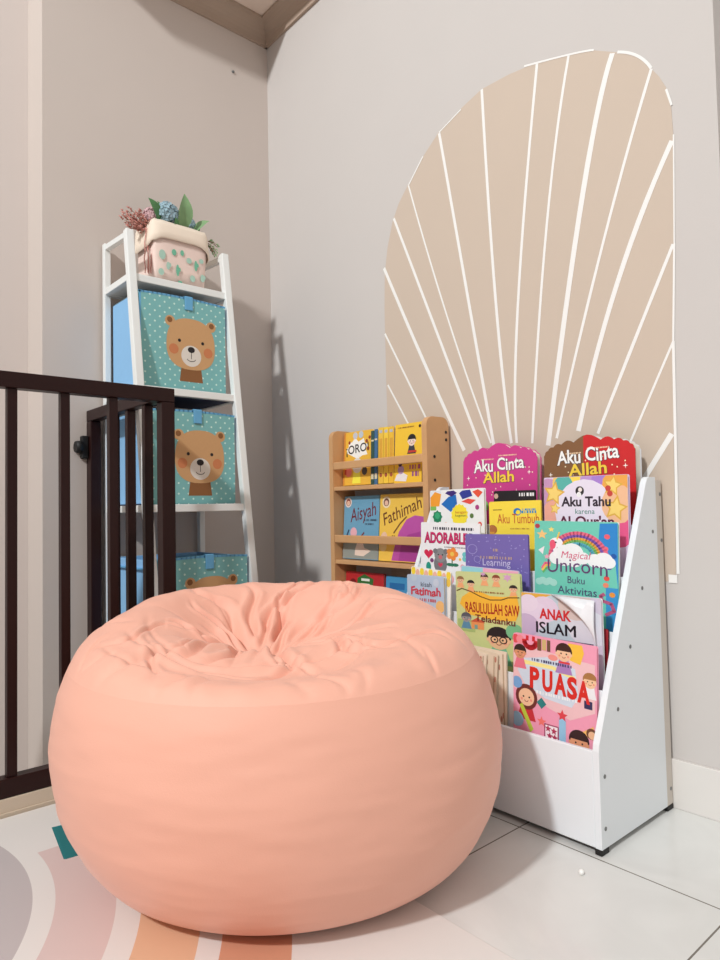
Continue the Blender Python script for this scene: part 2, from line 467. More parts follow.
part('wall_post', lambda b: box(b, (0.0015, -0.886, 0.1005), (0.05, -0.846, 1.1775), bev=0.003), M_dark, rail)
def brk(b):
    box(b, (0.0015, -0.912, 1.03), (0.03, -0.8865, 1.12), bev=0.004)
    cyl(b, (0.022, -0.912, 1.075), (0.022, -0.936, 1.075), 0.026, 0.022, 10)
part('wall_bracket', brk, M_black, rail)

# ------------------------------------------------------------------ ladder shelf
lad = empty('ladder_shelf', (0.2, -0.615, 0), 'white metal leaning ladder shelf holding three bear boxes beside the railing', 'shelf')
O2 = Vector(lad.location)
def lp(name, fn, m, parent=lad): return part(name, fn, m, parent, off=O2)
YL, YR = -0.812, -0.402       # post centre lines
def fx(z): return 0.250 + 0.145 * (1.885 - z)
for y in (YL, YR):
    lp('back_post', lambda b: box(b, (0.0145, y - 0.013, 0.0002), (0.0405, y + 0.013, 1.905), bev=0.003), M_white)
    lp('front_post', lambda b: bar(b, (fx(0), y, 0.004), (fx(1.892), y, 1.892), 0.031, 0.031, bev=0.003, up=(0, 1, 0)), M_white)
    lp('side_rail', lambda b: bar(b, (0.041, y, 1.888), (fx(1.888) - 0.0145, y, 1.876), 0.022, 0.022, bev=0.002), M_white)
for k, z in enumerate((1.706, 1.270, 0.827, 0.27)):
    f = fx(z) + 0.008
    def frame(b):
        box(b, (f - 0.024, YL + 0.0145, z - 0.014), (f, YR - 0.0145, z + 0.014), bev=0.002)
        box(b, (0.0145, YL + 0.0135, z - 0.014), (0.0385, YR - 0.0135, z + 0.014), bev=0.002)
        for y in (YL, YR):
            box(b, (0.041, y - 0.011, z - 0.013), (f - 0.030, y + 0.011, z + 0.013), bev=0.002)
    s = lp('shelf_frame', frame, M_white)
    pn = lp('shelf_panel', lambda b: box(b, (0.039, YL + 0.0115, z - 0.010), (f - 0.0245, YR - 0.0115, z + 0.004)), M_white if k == 0 else M_navy, s)

# ------------------------------------------------------------------ bear storage boxes
def disc(b, cx, cz, rx, rz, lay, mi, plane, n=28, a0=0, a1=2 * PI):
    full = abs(a1 - a0 - 2 * PI) < 1e-6
    pts = [(cx + rx * math.cos(a0 + (a1 - a0) * i / n), cz + rz * math.sin(a0 + (a1 - a0) * i / n)) for i in range(n if full else n + 1)]
    poly(b, pts, lay, mi, plane)
def poly(b, pts, lay, mi, plane):
    f = b.faces.new([b.verts.new(plane(u, v, lay)) for u, v in pts])
    f.material_index = mi
def stroke(b, pts, w, lay, mi, plane):
    pts = [Vector(p) for p in pts]
    for i in range(len(pts) - 1):
        d = (pts[i + 1] - pts[i])
        if d.length < 1e-6: continue
        d.normalize(); n = Vector((-d.y, d.x)) * w / 2; e = d * w * 0.2
        a, c = pts[i] - e, pts[i + 1] + e
        poly(b, [tuple(a - n), tuple(c - n), tuple(c + n), tuple(a + n)], lay, mi, plane)
M_lid = mat('grey_teal_lid', (92, 112, 122), 0.8)
M_bear = flat(206, 160, 112, 0.8); M_beard = flat(140, 92, 52, 0.8); M_cheek = flat(205, 128, 84, 0.8); M_muz = flat(226, 218, 208, 0.8); M_ink = flat(36, 30, 32, 0.8)
def bear_box(z0, hgt, xf, label, open_lid=False):
    W = 0.366; D = xf - 0.048
    root = empty('storage_box', (xf, -0.612, z0), label, 'storage box', 'bear storage boxes on the ladder shelf')
    b = bmesh.new(); hw = W / 2
    for s in (-1, 1):
        lo, hi = sorted((s * hw, s * (hw - 0.006)))
        box(b, (-D, lo, 0.004), (-0.0065, hi, hgt - 0.008), 0, 0.002)
    box(b, (-D - 0.0005, -hw + 0.0065, 0.004), (-D + 0.006, hw - 0.0065, hgt - 0.008), 0, 0.002)
    link('body', b, M_blue, root)
    b = bmesh.new(); box(b, (-D, -hw, 0.0003), (-0.0065, hw, 0.0038)); link('base', b, M_navy, root)
    # front with the printed bear
    b = bmesh.new(); n = 20
    topz = lambda y: hgt - 0.004 + 0.006 * (1 - (y / hw) ** 2)
    fr = [(0, -hw + 2 * hw * i / n) for i in range(n + 1)]
    pts = [(0, -hw, 0.0003), (0, hw, 0.0003)] + [(0, y, topz(y)) for _, y in reversed(fr)]
    prism(b, pts, (-0.006, 0, 0), 0)
    P = lambda u, v, lay: (0.0004 + lay * 0.0003, u, v)
    k = hgt / 0.36
    cz = 0.183 * k; cy = 0.030
    hd = []
    for i in range(40):
        a = 2 * PI * i / 40; c, s_ = math.cos(a), math.sin(a)
        e = 2.5
        hd.append((cy + 0.104 * abs(c) ** (2 / e) * (1 if c > 0 else -1) * (1 + 0.05 * (-s_)), cz + 0.102 * abs(s_) ** (2 / e) * (1 if s_ > 0 else -1)))
    for sgn in (-1, 1):
        disc(b, cy + sgn * 0.088, cz + 0.082, 0.021, 0.021, 0, 1, P); disc(b, cy + sgn * 0.090, cz + 0.086, 0.011, 0.011, 2, 2, P)
    poly(b, [(cy - 0.050, cz - 0.150), (cy + 0.050, cz - 0.150), (cy + 0.042, cz - 0.09), (cy - 0.042, cz - 0.09)], 0, 2, P)
    poly(b, hd, 1, 1, P)
    disc(b, cy, cz - 0.047, 0.043, 0.042, 2, 4, P)
    for sgn in (-1, 1):
        disc(b, cy + sgn * 0.050, cz + 0.010, 0.0065, 0.0065, 2, 5, P)
        disc(b, cy + sgn * 0.074, cz - 0.026, 0.020, 0.020, 2, 3, P)
    disc(b, cy, cz - 0.022, 0.015, 0.012, 3, 5, P)
    stroke(b, [(cy, cz - 0.03), (cy, cz - 0.058)], 0.0025, 3, 5, P)
    stroke(b, [(cy + 0.018 * math.sin(t), cz - 0.058 - 0.010 * (math.cos(t))) for t in [(-1.4 + 2.8 * i / 10) for i in range(11)]], 0.0025, 3, 5, P)
    # binding along the top and left edges
    stroke(b, [(y, topz(y) - 0.004) for _, y in fr], 0.008, 0, 6, P)
    stroke(b, [(-hw + 0.004, 0.0), (-hw + 0.004, hgt - 0.004)], 0.008, 0, 6, P)
    link('front_panel', b, [M_dots, M_bear, M_beard, M_cheek, M_muz, M_ink, M_blueedge], root)
    b = bmesh.new()
    box(b, (0.0015, cy - 0.027, hgt - 0.048), (0.0055, cy + 0.007, hgt + 0.005), 0, 0.0015)
    box(b, (-0.012, cy - 0.027, hgt + 0.003), (0.005, cy + 0.007, hgt + 0.0065), 0, 0.001)
    link('pull_tab', b, M_blueedge, root)
    b = bmesh.new()
    if open_lid:
        box(b, (-D + 0.006, -hw + 0.008, hgt - 0.03), (-0.03, hw - 0.02, hgt - 0.026), 0, 0.001, Matrix.Rotation(R(4), 4, 'X'))
    else:
        box(b, (-D, -hw + 0.002, hgt - 0.0075), (-0.0065, hw - 0.002, hgt - 0.003), 0, 0.001)
    link('lid', b, M_blueedge if open_lid else M_lid, root)
    return root
bear_box(1.2842 + 0.0005, 0.372, 0.302, 'teal dotted bear box on the topmost box level, just under the planter')
bear_box(0.8412 + 0.0005, 0.358, 0.366, 'teal dotted bear box in the middle, half behind the railing post')
bear_box(0.2842 + 0.0005, 0.362, 0.448, 'teal dotted bear box on the lowest level, only its top showing above the beanbag', True)

# ------------------------------------------------------------------ paper planter with artificial flowers
PZ = 1.7205
pot = empty('potted_flowers', (0.158, -0.590, PZ), 'cream paper planter of mixed artificial flowers on top of the ladder shelf', 'potted flowers')
b = bmesh.new()
hx, hy = 0.088, 0.118
def ring(b, z, sx, sy, wob=0.0, n=48, seed=0):
    r = []
    for i in range(n):
        a = 2 * PI * i / n + PI / n; c, s = math.cos(a), math.sin(a); e = 0.28
        x = sx * abs(c) ** e * (1 if c > 0 else -1); y = sy * abs(s) ** e * (1 if s > 0 else -1)
        w = wob * noise.noise((c * 1.8 + seed, s * 1.8, z * 6))
        r.append(b.verts.new((x * (1 + w), y * (1 + w), z + wob * 0.25 * noise.noise((c * 2 + 5, s * 2, seed)))))
    return r
def skin(b, rings, mi=0, close=False):
    n = len(rings[0])
    for A, B in zip(rings, rings[1:]):
        for i in range(n):
            f = b.faces.new((A[i], A[(i + 1) % n], B[(i + 1) % n], B[i])); f.smooth = True; f.material_index = mi
rs = [ring(b, z, hx * k, hy * k, 0.02) for z, k in ((0.0005, 0.94), (0.06, 0.98), (0.12, 1.0), (0.19, 1.01))]
skin(b, rs)
b.faces.new(list(reversed(rs[0])))
M_planter = mat('pale_pink_print_paper', (238, 214, 204), 0.8, 0.02, 30)
green = [flat(116, 186, 156, 0.8), flat(172, 206, 190, 0.8)]
# printed cactus and leaf motifs on the front (+X) face
P = lambda u, v, lay: (hx * 0.985 + 0.003 + lay * 0.0002 + 0.002, u, v)
for i, (u, v, r1, r2, g) in enumerate([(-0.085, .11, .014, .02, 1), (-0.035, .13, .010, .013, 0), (0.0, .135, .008, .012, 0), (-0.06, .07, .008, .016, 1), (-0.02, .06, .007, .024, 0), (0.03, .11, .012, .012, 1),
                                    (0.06, .095, .007, .022, 0), (0.045, .04, .012, .014, 1), (-0.01, .012, .010, .008, 0), (0.09, .05, .010, .016, 1), (-.09, .04, .012, .014, 1), (0.085, .12, .010, .01, 1)]):
    disc(b, u, v, r1, r2, 0, 1 + g, P, 12)
    if r2 > .015: disc(b, u + .008, v + .004, .005, .008, 1, 1 + g, P, 10)
link('planter', b, [M_planter] + green, pot)
b = bmesh.new()
n = 48
def cuffring(k, dz, seedwob):
    out = []
    for i in range(n):
        a = 2 * PI * i / n + PI / n; c, s = math.cos(a), math.sin(a); e = 0.36
        x = hx * k * abs(c) ** e * (1 if c > 0 else -1); y = hy * k * abs(s) ** e * (1 if s > 0 else -1)
        droop = 0.0
        if dz < 0: droop = -0.03 * abs(s) ** 3 + 0.012 * max(0, c) * (1 - abs(s)) + 0.008 * noise.noise((c * 2, s * 2, 3))
        tilt = -0.006 * s
        out.append(b.verts.new((x, y, 0.222 + dz + droop + tilt + seedwob * noise.noise((c * 2.2, s * 2.2, 1)))))
    return out
rings = [cuffring(0.92, -0.0 + 0.0, 0.006), cuffring(0.97, 0.024, 0.010), cuffring(1.04, 0.026, 0.010), cuffring(1.10, 0.008, 0.008), cuffring(1.13, -0.028, 0.006), cuffring(1.155, -0.052, 0.006), cuffring(1.11, -0.056, 0.006)]
skin(b, rings)
cf = link('cuff', b, M_cream, pot); cf['label'] = 'folded cream paper cuff'
b = bmesh.new(); rr = ring(b, 0.20, hx * 0.95, hy * 0.95); b.faces.new(rr); link('filler', b, M_stem, pot)
def leaf_blade(b, base, tip, w, up, mi=0, seg=7):
    base, tip = Vector(base), Vector(tip); d = tip - base; nrm = Vector(up).normalized(); s = d.cross(nrm).normalized()
    prev = None
    for i in range(seg + 1):
        t = i / seg; ww = w * math.sin(PI * (t ** 0.8) * 0.97 + 0.05) * 0.5
        c = base + d * t + nrm * (0.12 * d.length * math.sin(PI * t))
        row = [b.verts.new(c - s * ww + nrm * ww * 0.35), b.verts.new(c), b.verts.new(c + s * ww + nrm * ww * 0.35)]
        if prev:
            for k in (0, 1):
                f = b.faces.new((prev[k], prev[k + 1], row[k + 1], row[k])); f.smooth = True; f.material_index = mi
        prev = row
for base, tip, w, up, m in [((0.05, -0.060, .23), (0.09, -0.140, .322), .052, (1, -0.2, .6), M_leaf), ((0.05, .012, .23), (0.08, .018, .388), .066, (1, .1, .1), M_leaf2),
                            ((0.05, .060, .235), (0.08, .130, .305), .050, (0.6, 0, 1), M_leaf2), ((0.0, .075, .23), (0.02, .115, .31), .036, (1, 0, .5), M_leaf),
                            ((0.055, -.01, .21), (.095, -.03, .275), .034, (1, 0, .8), M_leaf), ((0.03, -0.03, .23), (.05, -.085, .34), .04, (1, 0, .3), M_leaf)]:
    b = bmesh.new(); cyl(b, (base[0], base[1], 0.15), base, 0.003, 0.003, 6); leaf_blade(b, base, tip, w, up)
    link('leaf', b, m, pot)
def florets(b, c, r, n, size, seed):
    rnd = random.Random(seed); c = Vector(c)
    for i in range(n):
        zz = 1 - 1.7 * (i + .5) / n; a = i * 2.39996; q = math.sqrt(max(0, 1 - zz * zz))
        nrm = Vector((q * math.cos(a), q * math.sin(a), zz)); p = c + nrm * r * (0.9 + .2 * rnd.random())
        t = nrm.orthogonal().normalized(); s = nrm.cross(t)
        a0 = rnd.random() * 6
        for k in range(4):
            u = t * math.cos(a0 + k * PI / 2) + s * math.sin(a0 + k * PI / 2); v = nrm.cross(u)
            f = b.faces.new([b.verts.new(x) for x in (p, p + u * size * .6 - v * size * .45 + nrm * size * .15, p + u * size + nrm * size * .1, p + u * size * .6 + v * size * .45 + nrm * size * .15)])
for c, r, n, s, sd, m, lb in [((0.055, -.048, .292), .044, 74, .016, 3, M_hyd, 'dusty blue flower head'), ((0.03, .060, .285), .026, 36, .012, 4, M_hyd, None), ((.05, -.112, .272), .028, 36, .013, 5, M_pinkbud, 'small mauve flower head')]:
    b = bmesh.new(); cyl(b, (c[0], c[1], .15), (c[0], c[1], c[2] - r * .6), .003, .003, 6); florets(b, c, r, n, s, sd)
    o = link('flower_head', b, m, pot)
    if lb: o['label'] = lb
b = bmesh.new(); rnd = random.Random(11)
for i in range(34):
    base = Vector((0.03 + rnd.uniform(-.02, .02), -0.10, .21)); tip = Vector((0.035 + rnd.uniform(-.04, .04), -0.155 + rnd.uniform(-.06, .05), .254 + rnd.uniform(-.035, .030)))
    cyl(b, base, tip, .0014, .001, 5, 0)
    for k in range(9):
        t = .35 + .65 * k / 8; p = base.lerp(tip, t) + Vector((rnd.uniform(-1, 1), rnd.uniform(-1, 1), rnd.uniform(-1, 1))) * .007
        d = (tip - base).normalized() * .010 + Vector((rnd.uniform(-1, 1), rnd.uniform(-1, 1), rnd.uniform(-1, 1))) * .004
        cyl(b, p, p + d, .0046, .0010, 5, 1)
for i in range(5):      # trailing strands down the planter side
    p = Vector((0.055, -0.135 + .006 * i, .215))
    for k in range(9):
        q = p + Vector((rnd.uniform(-.003, .004), rnd.uniform(-.004, .003), -.020)); cyl(b, p, q, .0024, .002, 5, 1); p = q
o = link('flower_spray', b, [M_stem, M_red], pot); o['label'] = 'dusty red heather spray leaning out to the left'
b = bmesh.new(); rnd = random.Random(5)
for i in range(7):
    p = Vector((0.05, .115, .225)); d = Vector((rnd.uniform(-.3, .5), rnd.uniform(.5, 1), rnd.uniform(-.6, .5))).normalized()
    for k in range(5):
        q = p + d * .014; cyl(b, p, q, .0015, .0013, 5, 0)
        if k > 0: disc_c = q + Vector((rnd.uniform(-1, 1), rnd.uniform(-1, 1), rnd.uniform(-1, 1))) * .006; leaf_blade(b, q, disc_c + d * .010, .010, (1, .2, .4), 1, 3)
        p = q; d = (d + Vector((0, 0, -.22))).normalized()
link('sprig', b, [M_stem, M_leaf2], pot)

# ------------------------------------------------------------------ pale wood picture-book shelf
bs = empty('wall_bookshelf', (0.87, -0.06, 0), 'narrow pale wood front-facing bookshelf with rounded sides, against the mural', 'bookshelf')
O3 = Vector(bs.location)
def bp(name, fn, m=M_wood, parent=bs): return part(name, fn, m, parent, off=O3)
def side_panel(b, x0):
    pr = [(-0.004, 0.0003), (-0.118, 0.0003), (-0.118, 1.095)]
    for i in range(9):
        a = i / 8 * PI / 2
        pr.append((-0.118 + 0.032 * (1 - math.cos(a)), 1.095 + 0.032 * math.sin(a)))
    for i in range(9):
        a = PI / 2 - i / 8 * PI / 2
        pr.append((-0.036 + 0.032 * math.cos(a), 1.095 + 0.032 * math.sin(a)))
    prism(b, [(x0, y - 0.013, z) for y, z in pr], (0.024, 0, 0))
bp('side_panel', lambda b: side_panel(b, 0.598)); bp('side_panel', lambda b: side_panel(b, 1.114))
for z in (0.892, 0.602, 0.312, 0.03):
    bp('shelf', lambda b: box(b, (0.6225, -0.129, z - 0.008), (1.1135, -0.018, z + 0.008), bev=0.002))
    bp('retaining_rail', lambda b: box(b, (0.6225, -0.131, z + 0.076), (1.1135, -0.119, z + 0.106), bev=0.003))
for y, z in [(-0.032, 1.075), (-0.032, 1.048), (-0.095, 0.987), (-0.095, 0.905), (-0.095, .62), (-.095, .70)]:
    bp('screw', lambda b: cyl(b, (1.1381, y, z), (1.1395, y, z), 0.0055, n=10), M_black)

# ------------------------------------------------------------------ white tiered book rack
rk = empty('book_rack', (1.515, -0.2, 0), 'white tiered book rack with sloping side panel, right of the wood bookshelf', 'book rack')
O4 = Vector(rk.location)
def rp(name, fn, m=M_lam, parent=rk, label=None):
    o = part(name, fn, m, parent, off=O4)
    if label: o['label'] = label
    return o
def rside(b, x0):
    yz = [(-0.046, 0.014), (-0.379, 0.014), (-0.379, 0.236), (-0.376, 0.252), (-0.100, 0.862), (-0.092, 0.874), (-0.080, 0.880), (-0.046, 0.880)]
    prism(b, [(x0, y, z) for y, z in yz], (0.016, 0, 0))
for x0 in (1.1425, 1.871):
    s = rp('side_panel', lambda b: rside(b, x0))
    if x0 > 1.5:
        for y, z in [(-.071, .735), (-.141, .593), (-.214, .455), (-.285, .316), (-.357, .176), (-.361, .058)]:
            rp('bolt', lambda b: cyl(b, (1.8866, y, z), (1.888, y, z), 0.005, n=12), M_bolt, s)
def bstile(x0):
    s = rp('back_stile', lambda b: box(b, (x0, -0.0455, 0.014), (x0 + 0.016, -0.013, 0.872), bev=0.001), M_lamback)
    return s
bstile(1.1425); st = bstile(1.871)
for y, z in [(-.022, .834), (-.022, .71), (-.024, .054)]:
    rp('bolt', lambda b: cyl(b, (1.8866, y, z), (1.888, y, z), 0.005, n=12), M_bolt, st)
rp('back_panel', lambda b: box(b, (1.1587, -0.031, 0.02), (1.8708, -0.023, 0.872)))
rp('front_panel', lambda b: box(b, (1.1587, -0.379, 0.014), (1.8708, -0.3675, 0.2355), bev=0.002))
for k in range(1, 5):
    y = -0.36 + 0.062 * k - 0.022; z = 0.235 + 0.13 * k
    rp('divider', lambda b: box(b, (1.1587, y - 0.009, z - 0.22), (1.8708, y - 0.003, z), bev=0.0015))
for k in range(5):
    y = -0.36 + 0.062 * k - 0.022; z = 0.235 + 0.13 * k - 0.100
    y1 = y + 0.0515 if k < 4 else -0.0315
    rp('tier_shelf', lambda b: box(b, (1.1587, y + 0.0002 if k else -0.3673, z - 0.010), (1.8708, y1 - 0.0008, z)))
for x in (1.1425, 1.869):
    for y in (-0.381, -0.047):
        rp('foot', lambda b: box(b, (x, y, 0.0003), (x + 0.0185, y + 0.034, 0.0138), bev=0.002), M_black)

# ------------------------------------------------------------------ books
def text_mesh(txt, bold=0.0, shear=0.0):
    cu = bpy.data.curves.new('t', 'FONT'); cu.body = txt; cu.size = 1.0; cu.offset = bold; cu.shear = shear
    cu.resolution_u = 3; cu.align_x = 'LEFT'
    o = bpy.data.objects.new('t', cu); C.objects.link(o)
    dg = bpy.context.evaluated_depsgraph_get(); dg.update()
    me = bpy.data.meshes.new_from_object(o.evaluated_get(dg))
    bpy.data.objects.remove(o); bpy.data.curves.remove(cu)
    return me
def add_text(b, txt, u, v, width, height, mi, lay, bold=0.0, shear=0.0, arc=0.0, rot=0.0, wob=0.0):
    # text centred on u, baseline at v, stretched to width x height (cap height)
    me = text_mesh(txt, bold, shear)
    xs = [p.co.x for p in me.vertices]; x0, x1 = min(xs), max(xs)
    ref = text_mesh('H', bold); hs = [p.co.y for p in ref.vertices]; hh = max(hs); bpy.data.meshes.remove(ref)
    sx = width / (x1 - x0); sy = height / hh
    vs = []
    ca, sa = math.cos(rot), math.sin(rot)
    for p in me.vertices:
        x = (p.co.x - (x0 + x1) / 2) * sx; z = p.co.y * sy
        z += arc * (1 - (2 * x / width) ** 2)
        if wob: z += wob * math.sin(x / width * 17 + 1)
        vs.append(b.verts.new((u + x * ca - z * sa, -0.0006 - lay * 0.0002, v + x * sa + z * ca)))
    for p in me.polygons:
        try:
            f = b.faces.new([vs[i] for i in p.vertices]); f.material_index = mi
            f.normal_update()
            if f.normal.y > 0: f.normal_flip()
        except ValueError: pass
    bpy.data.meshes.remove(me)

class Art:
    """cover print: flat shapes in book coordinates, u across and v up from the lower left corner"""
    def __init__(s, bm, w, h): s.b, s.w, s.h, s.mats, s.n = bm, w, h, [], 0
    def mi(s, c):
        m = flat(*c)
        if m not in s.mats: s.mats.append(m)
        return s.mats.index(m)
    ks = 1.0
    def P(s): return lambda u, v, lay: (max(.001, min(s.w - .001, u)), -0.0002 - lay * 0.00004, max(.001, min(s.h - .001, s.h - (s.h - v) * s.ks)))
    def lay(s): s.n += 1; return min(s.n, 9 + s.n * 0.02)
    def disc(s, u, v, r, c, r2=None, n=20): disc(s.b, u, v, r, r2 or r, s.lay(), s.mi(c), s.P(), n)
    def poly(s, pts, c): poly(s.b, pts, s.lay(), s.mi(c), s.P())
    def rect(s, u0, v0, u1, v1, c): s.poly([(u0, v0), (u1, v0), (u1, v1), (u0, v1)], c)
    def line(s, pts, w, c): stroke(s.b, pts, w, s.lay(), s.mi(c), s.P())
    def arc(s, u, v, r, w, c, a0=0, a1=PI, n=20): s.line([(u + r * math.cos(a0 + (a1 - a0) * i / n), v + r * math.sin(a0 + (a1 - a0) * i / n)) for i in range(n + 1)], w, c)
    def star(s, u, v, r, c, n=5, rot=0.0, inner=.45):
        s.poly([(u + r * (1 if i % 2 == 0 else inner) * math.sin(rot + i * PI / n), v + r * (1 if i % 2 == 0 else inner) * math.cos(rot + i * PI / n)) for i in range(2 * n)][::-1], c)
    def heart(s, u, v, r, c):
        s.poly([(u + r * .062 * 16 * math.sin(t) ** 3, v + r * .062 * (13 * math.cos(t) - 5 * math.cos(2 * t) - 2 * math.cos(3 * t) - math.cos(4 * t))) for t in [-2 * PI * i / 22 for i in range(22)]], c)
    def scribble(s, u0, v, u1, h, c, seed=0):
        rnd = random.Random(seed); x = u0
        while x < u1:
            s.rect(x, v, min(u1, x + h * rnd.uniform(.3, .8)), v + h, c); x += h * rnd.uniform(.8, 1.2)
    def kid(s, u, v, r, hair=(60, 40, 34), skin=(236, 190, 156), shirt=(220, 90, 90), glasses=False, hood=None):
        s.poly([(u - r * 1.1, v - r * 2.4), (u + r * 1.1, v - r * 2.4), (u + r * .6, v - r * .8), (u - r * .6, v - r * .8)], shirt)
        if hood: s.disc(u, v - r * .05, r * 1.28, hood, r * 1.32)
        else: s.disc(u, v + r * .22, r * 1.06, hair, r * 1.0)
        s.disc(u, v - r * .08, r * .92, skin, r * .9)
        if not hood:
            s.poly([(u - r * .95, v + r * .25), (u + r * .9, v + r * .25), (u + r * .75, v + r * .75), (u, v + r * 1.0), (u - r * .75, v + r * .75)], hair)
            for q in (-1, 1): s.disc(u + q * r * .92, v - r * .1, r * .17, skin)
        for q in (-1, 1):
            s.disc(u + q * r * .34, v - r * .05, r * .1, (40, 30, 30), n=8)
            s.disc(u + q * r * .55, v - r * .33, r * .14, (236, 150, 130), n=8)
            if glasses: s.arc(u + q * r * .38, v - r * .05, r * .30, r * .1, (30, 28, 30), 0, 2 * PI, 14)
        s.arc(u, v - r * .33, r * .22, r * .07, (160, 70, 60), PI * 1.1, PI * 1.9, 6)
    def flower(s, u, v, r, c, c2=(250, 220, 90)):
        for k in range(5): s.disc(u + r * .6 * math.cos(k * 1.257), v + r * .6 * math.sin(k * 1.257), r * .45, c, n=10)
        s.disc(u, v, r * .35, c2, n=10)

def book(name, label, tl, w, h, t, lean, roll, cover, art=None, title=None, scallop=False, group=None, cat='book', back=None, spine=None, yaw=0.0, title_label=None):
    rot = Matrix.Rotation(R(yaw), 3, 'Z') @ Matrix.Rotation(-R(lean), 3, 'X') @ Matrix.Rotation(-R(roll), 3, 'Y')
    up = rot @ Vector((0, 0, 1))
    root = empty(name, Vector(tl) - up * h, label, cat, group); root.rotation_euler = rot.to_euler()
    if scallop:
        n = 11; rise = h - scallop
        outl = [(0, 0), (w, 0)]
        base = []
        def curve(s):   # s 0..1 from right to left along a flattened arch
            a = s * PI; return (w / 2 + w / 2 * abs(math.cos(a)) ** .62 * (1 if math.cos(a) > 0 else -1), scallop + rise * math.sin(a) ** .75)
        outl.append((w, scallop * .55))
        for k in range(n):
            A = Vector(curve(k / n)); B = Vector(curve((k + 1) / n)); mid = (A + B) / 2; d = B - A; nrm = Vector((d.y, -d.x)).normalized()
            for j in range(6):
                s = j / 6; outl.append(tuple(A.lerp(B, s) + nrm * d.length * .22 * math.sin(PI * s)))
        outl.append((0, scallop * .55))
        outl = [(max(0, min(w, x)), z) for x, z in outl]
    else:
        r = min(.005, w * .1); outl = [(0, 0), (w, 0)]
        for cx, a0 in ((w - r, 0), (r, PI / 2)):
            outl += [(cx + r * math.cos(a0 + i * PI / 8), h - r + r * math.sin(a0 + i * PI / 8)) for i in range(5)]
    b = bmesh.new(); A = Art(b, w, h); A.outline = outl; c0 = A.mi(cover)
    ct = min(.0016, t * .22)
    prism(b, [(x, 0, z) for x, z in outl], (0, ct, 0), c0)
    prism(b, [(x, t - ct, z) for x, z in outl], (0, ct, 0), A.mi(back or cover))
    box(b, (0, ct, 0), (ct, t - ct, (scallop * .55 if scallop else h - .006)), A.mi(spine or cover))
    if art: art(A)
    link('cover', b, A.mats, root)
    b = bmesh.new(); m = .003
    po = [(max(ct + .0004, min(w - m, x)), max(m, z - m if z > h * .3 else m)) for x, z in outl]
    cl = []
    for p in po:
        if not cl or (Vector(p) - Vector(cl[-1])).length > 1e-5: cl.append(p)
    prism(b, [(x, ct + .0002, z) for x, z in cl], (0, t - 2 * ct - .0004, 0), 0)
    link('pages', b, M_pages, root)
    if title:
        b = bmesh.new(); TA = Art(b, w, h)
        for q in title:
            txt, u, v, tw, th, col = q[:6]; kw = q[6] if len(q) > 6 else {}
            kw = dict(kw); out_c = kw.pop('outline', None)
            if out_c: add_text(b, txt, u, v, tw * 1.02, th, TA.mi(out_c), 0, **{**kw, 'bold': kw.get('bold', 0) + .026})
            add_text(b, txt, u, v, tw, th, TA.mi(col), 1, **kw)
        o = link('title', b, TA.mats, root)
        if title_label: o['label'] = title_label
    return root

G_rack = 'picture books on the white rack'
G_shelf = 'picture books on the wood shelf'

# --- top row: two thick scalloped board books
def art_love(left, right, sky):
    def f(A):
        w, h = A.w, A.h
        if right != left:
            rp = [p for p in A.outline if p[0] >= w * .46]
            k = max(range(len(rp)), key=lambda i: (rp[i][1] if rp[i][0] < w * .52 else 0))
            poly(A.b, [(w * .46, .0)] + rp + [(w * .46, max(p[1] for p in rp) - .004)], A.lay(), A.mi(right), lambda u, v, lay: (u, -0.0002 - lay * 0.00004, v))
        rnd = random.Random(sum(left))
        for i in range(18):
            A.disc(rnd.uniform(.05, .95) * w, rnd.uniform(.55, .86) * h, .0022, (250, 240, 200), n=8)
        for u, v in ((.08, .72), (.9, .76), (.2, .6), (.74, .585)): A.star(u * w, v * h, .008, (255, 245, 235), 4, 0, .25)
        A.scribble(w * .26, h * .895, w * .44, .004, (255, 220, 180), 2); A.scribble(w * .5, h * .925, w * .74, .004, (255, 220, 180), 3)
        A.rect(w * .46, h * .44, w * .9, h * .50, (210, 210, 220)); A.scribble(w * .5, h * .455, w * .86, .006, (70, 60, 80), 5)
        A.disc(w * .3, h * .44, .02, (110, 190, 90))
    return f
def love_title(w, h, up=0): return [('Aku Cinta', w * .50, h - .082 + up, w * .68, .038, (248, 248, 244), dict(bold=.022, outline=(60, 50, 70), rot=.04, wob=.002)),
                            ('Allah', w * .50, h - .120 + up, w * .42, .034, (250, 214, 70), dict(bold=.022, outline=(70, 50, 60), rot=.03))]
book('board_book', 'magenta board book with a scalloped top on the rack\'s highest tier', (1.258, -0.082, .996), .29, .328, .022, 2, -1.0, (206, 64, 140), art_love((206, 64, 140), (206, 64, 140), 0), love_title(.29, .335, .006), .278, G_rack)
book('board_book', 'red and brown board book with a scalloped top on the rack\'s highest tier', (1.570, -0.082, .990), .284, .323, .034, 2, 0.3, (132, 92, 58), art_love((132, 92, 58), (205, 34, 38), 0), love_title(.284, .329, .018), .274, G_rack, back=(200, 200, 205))

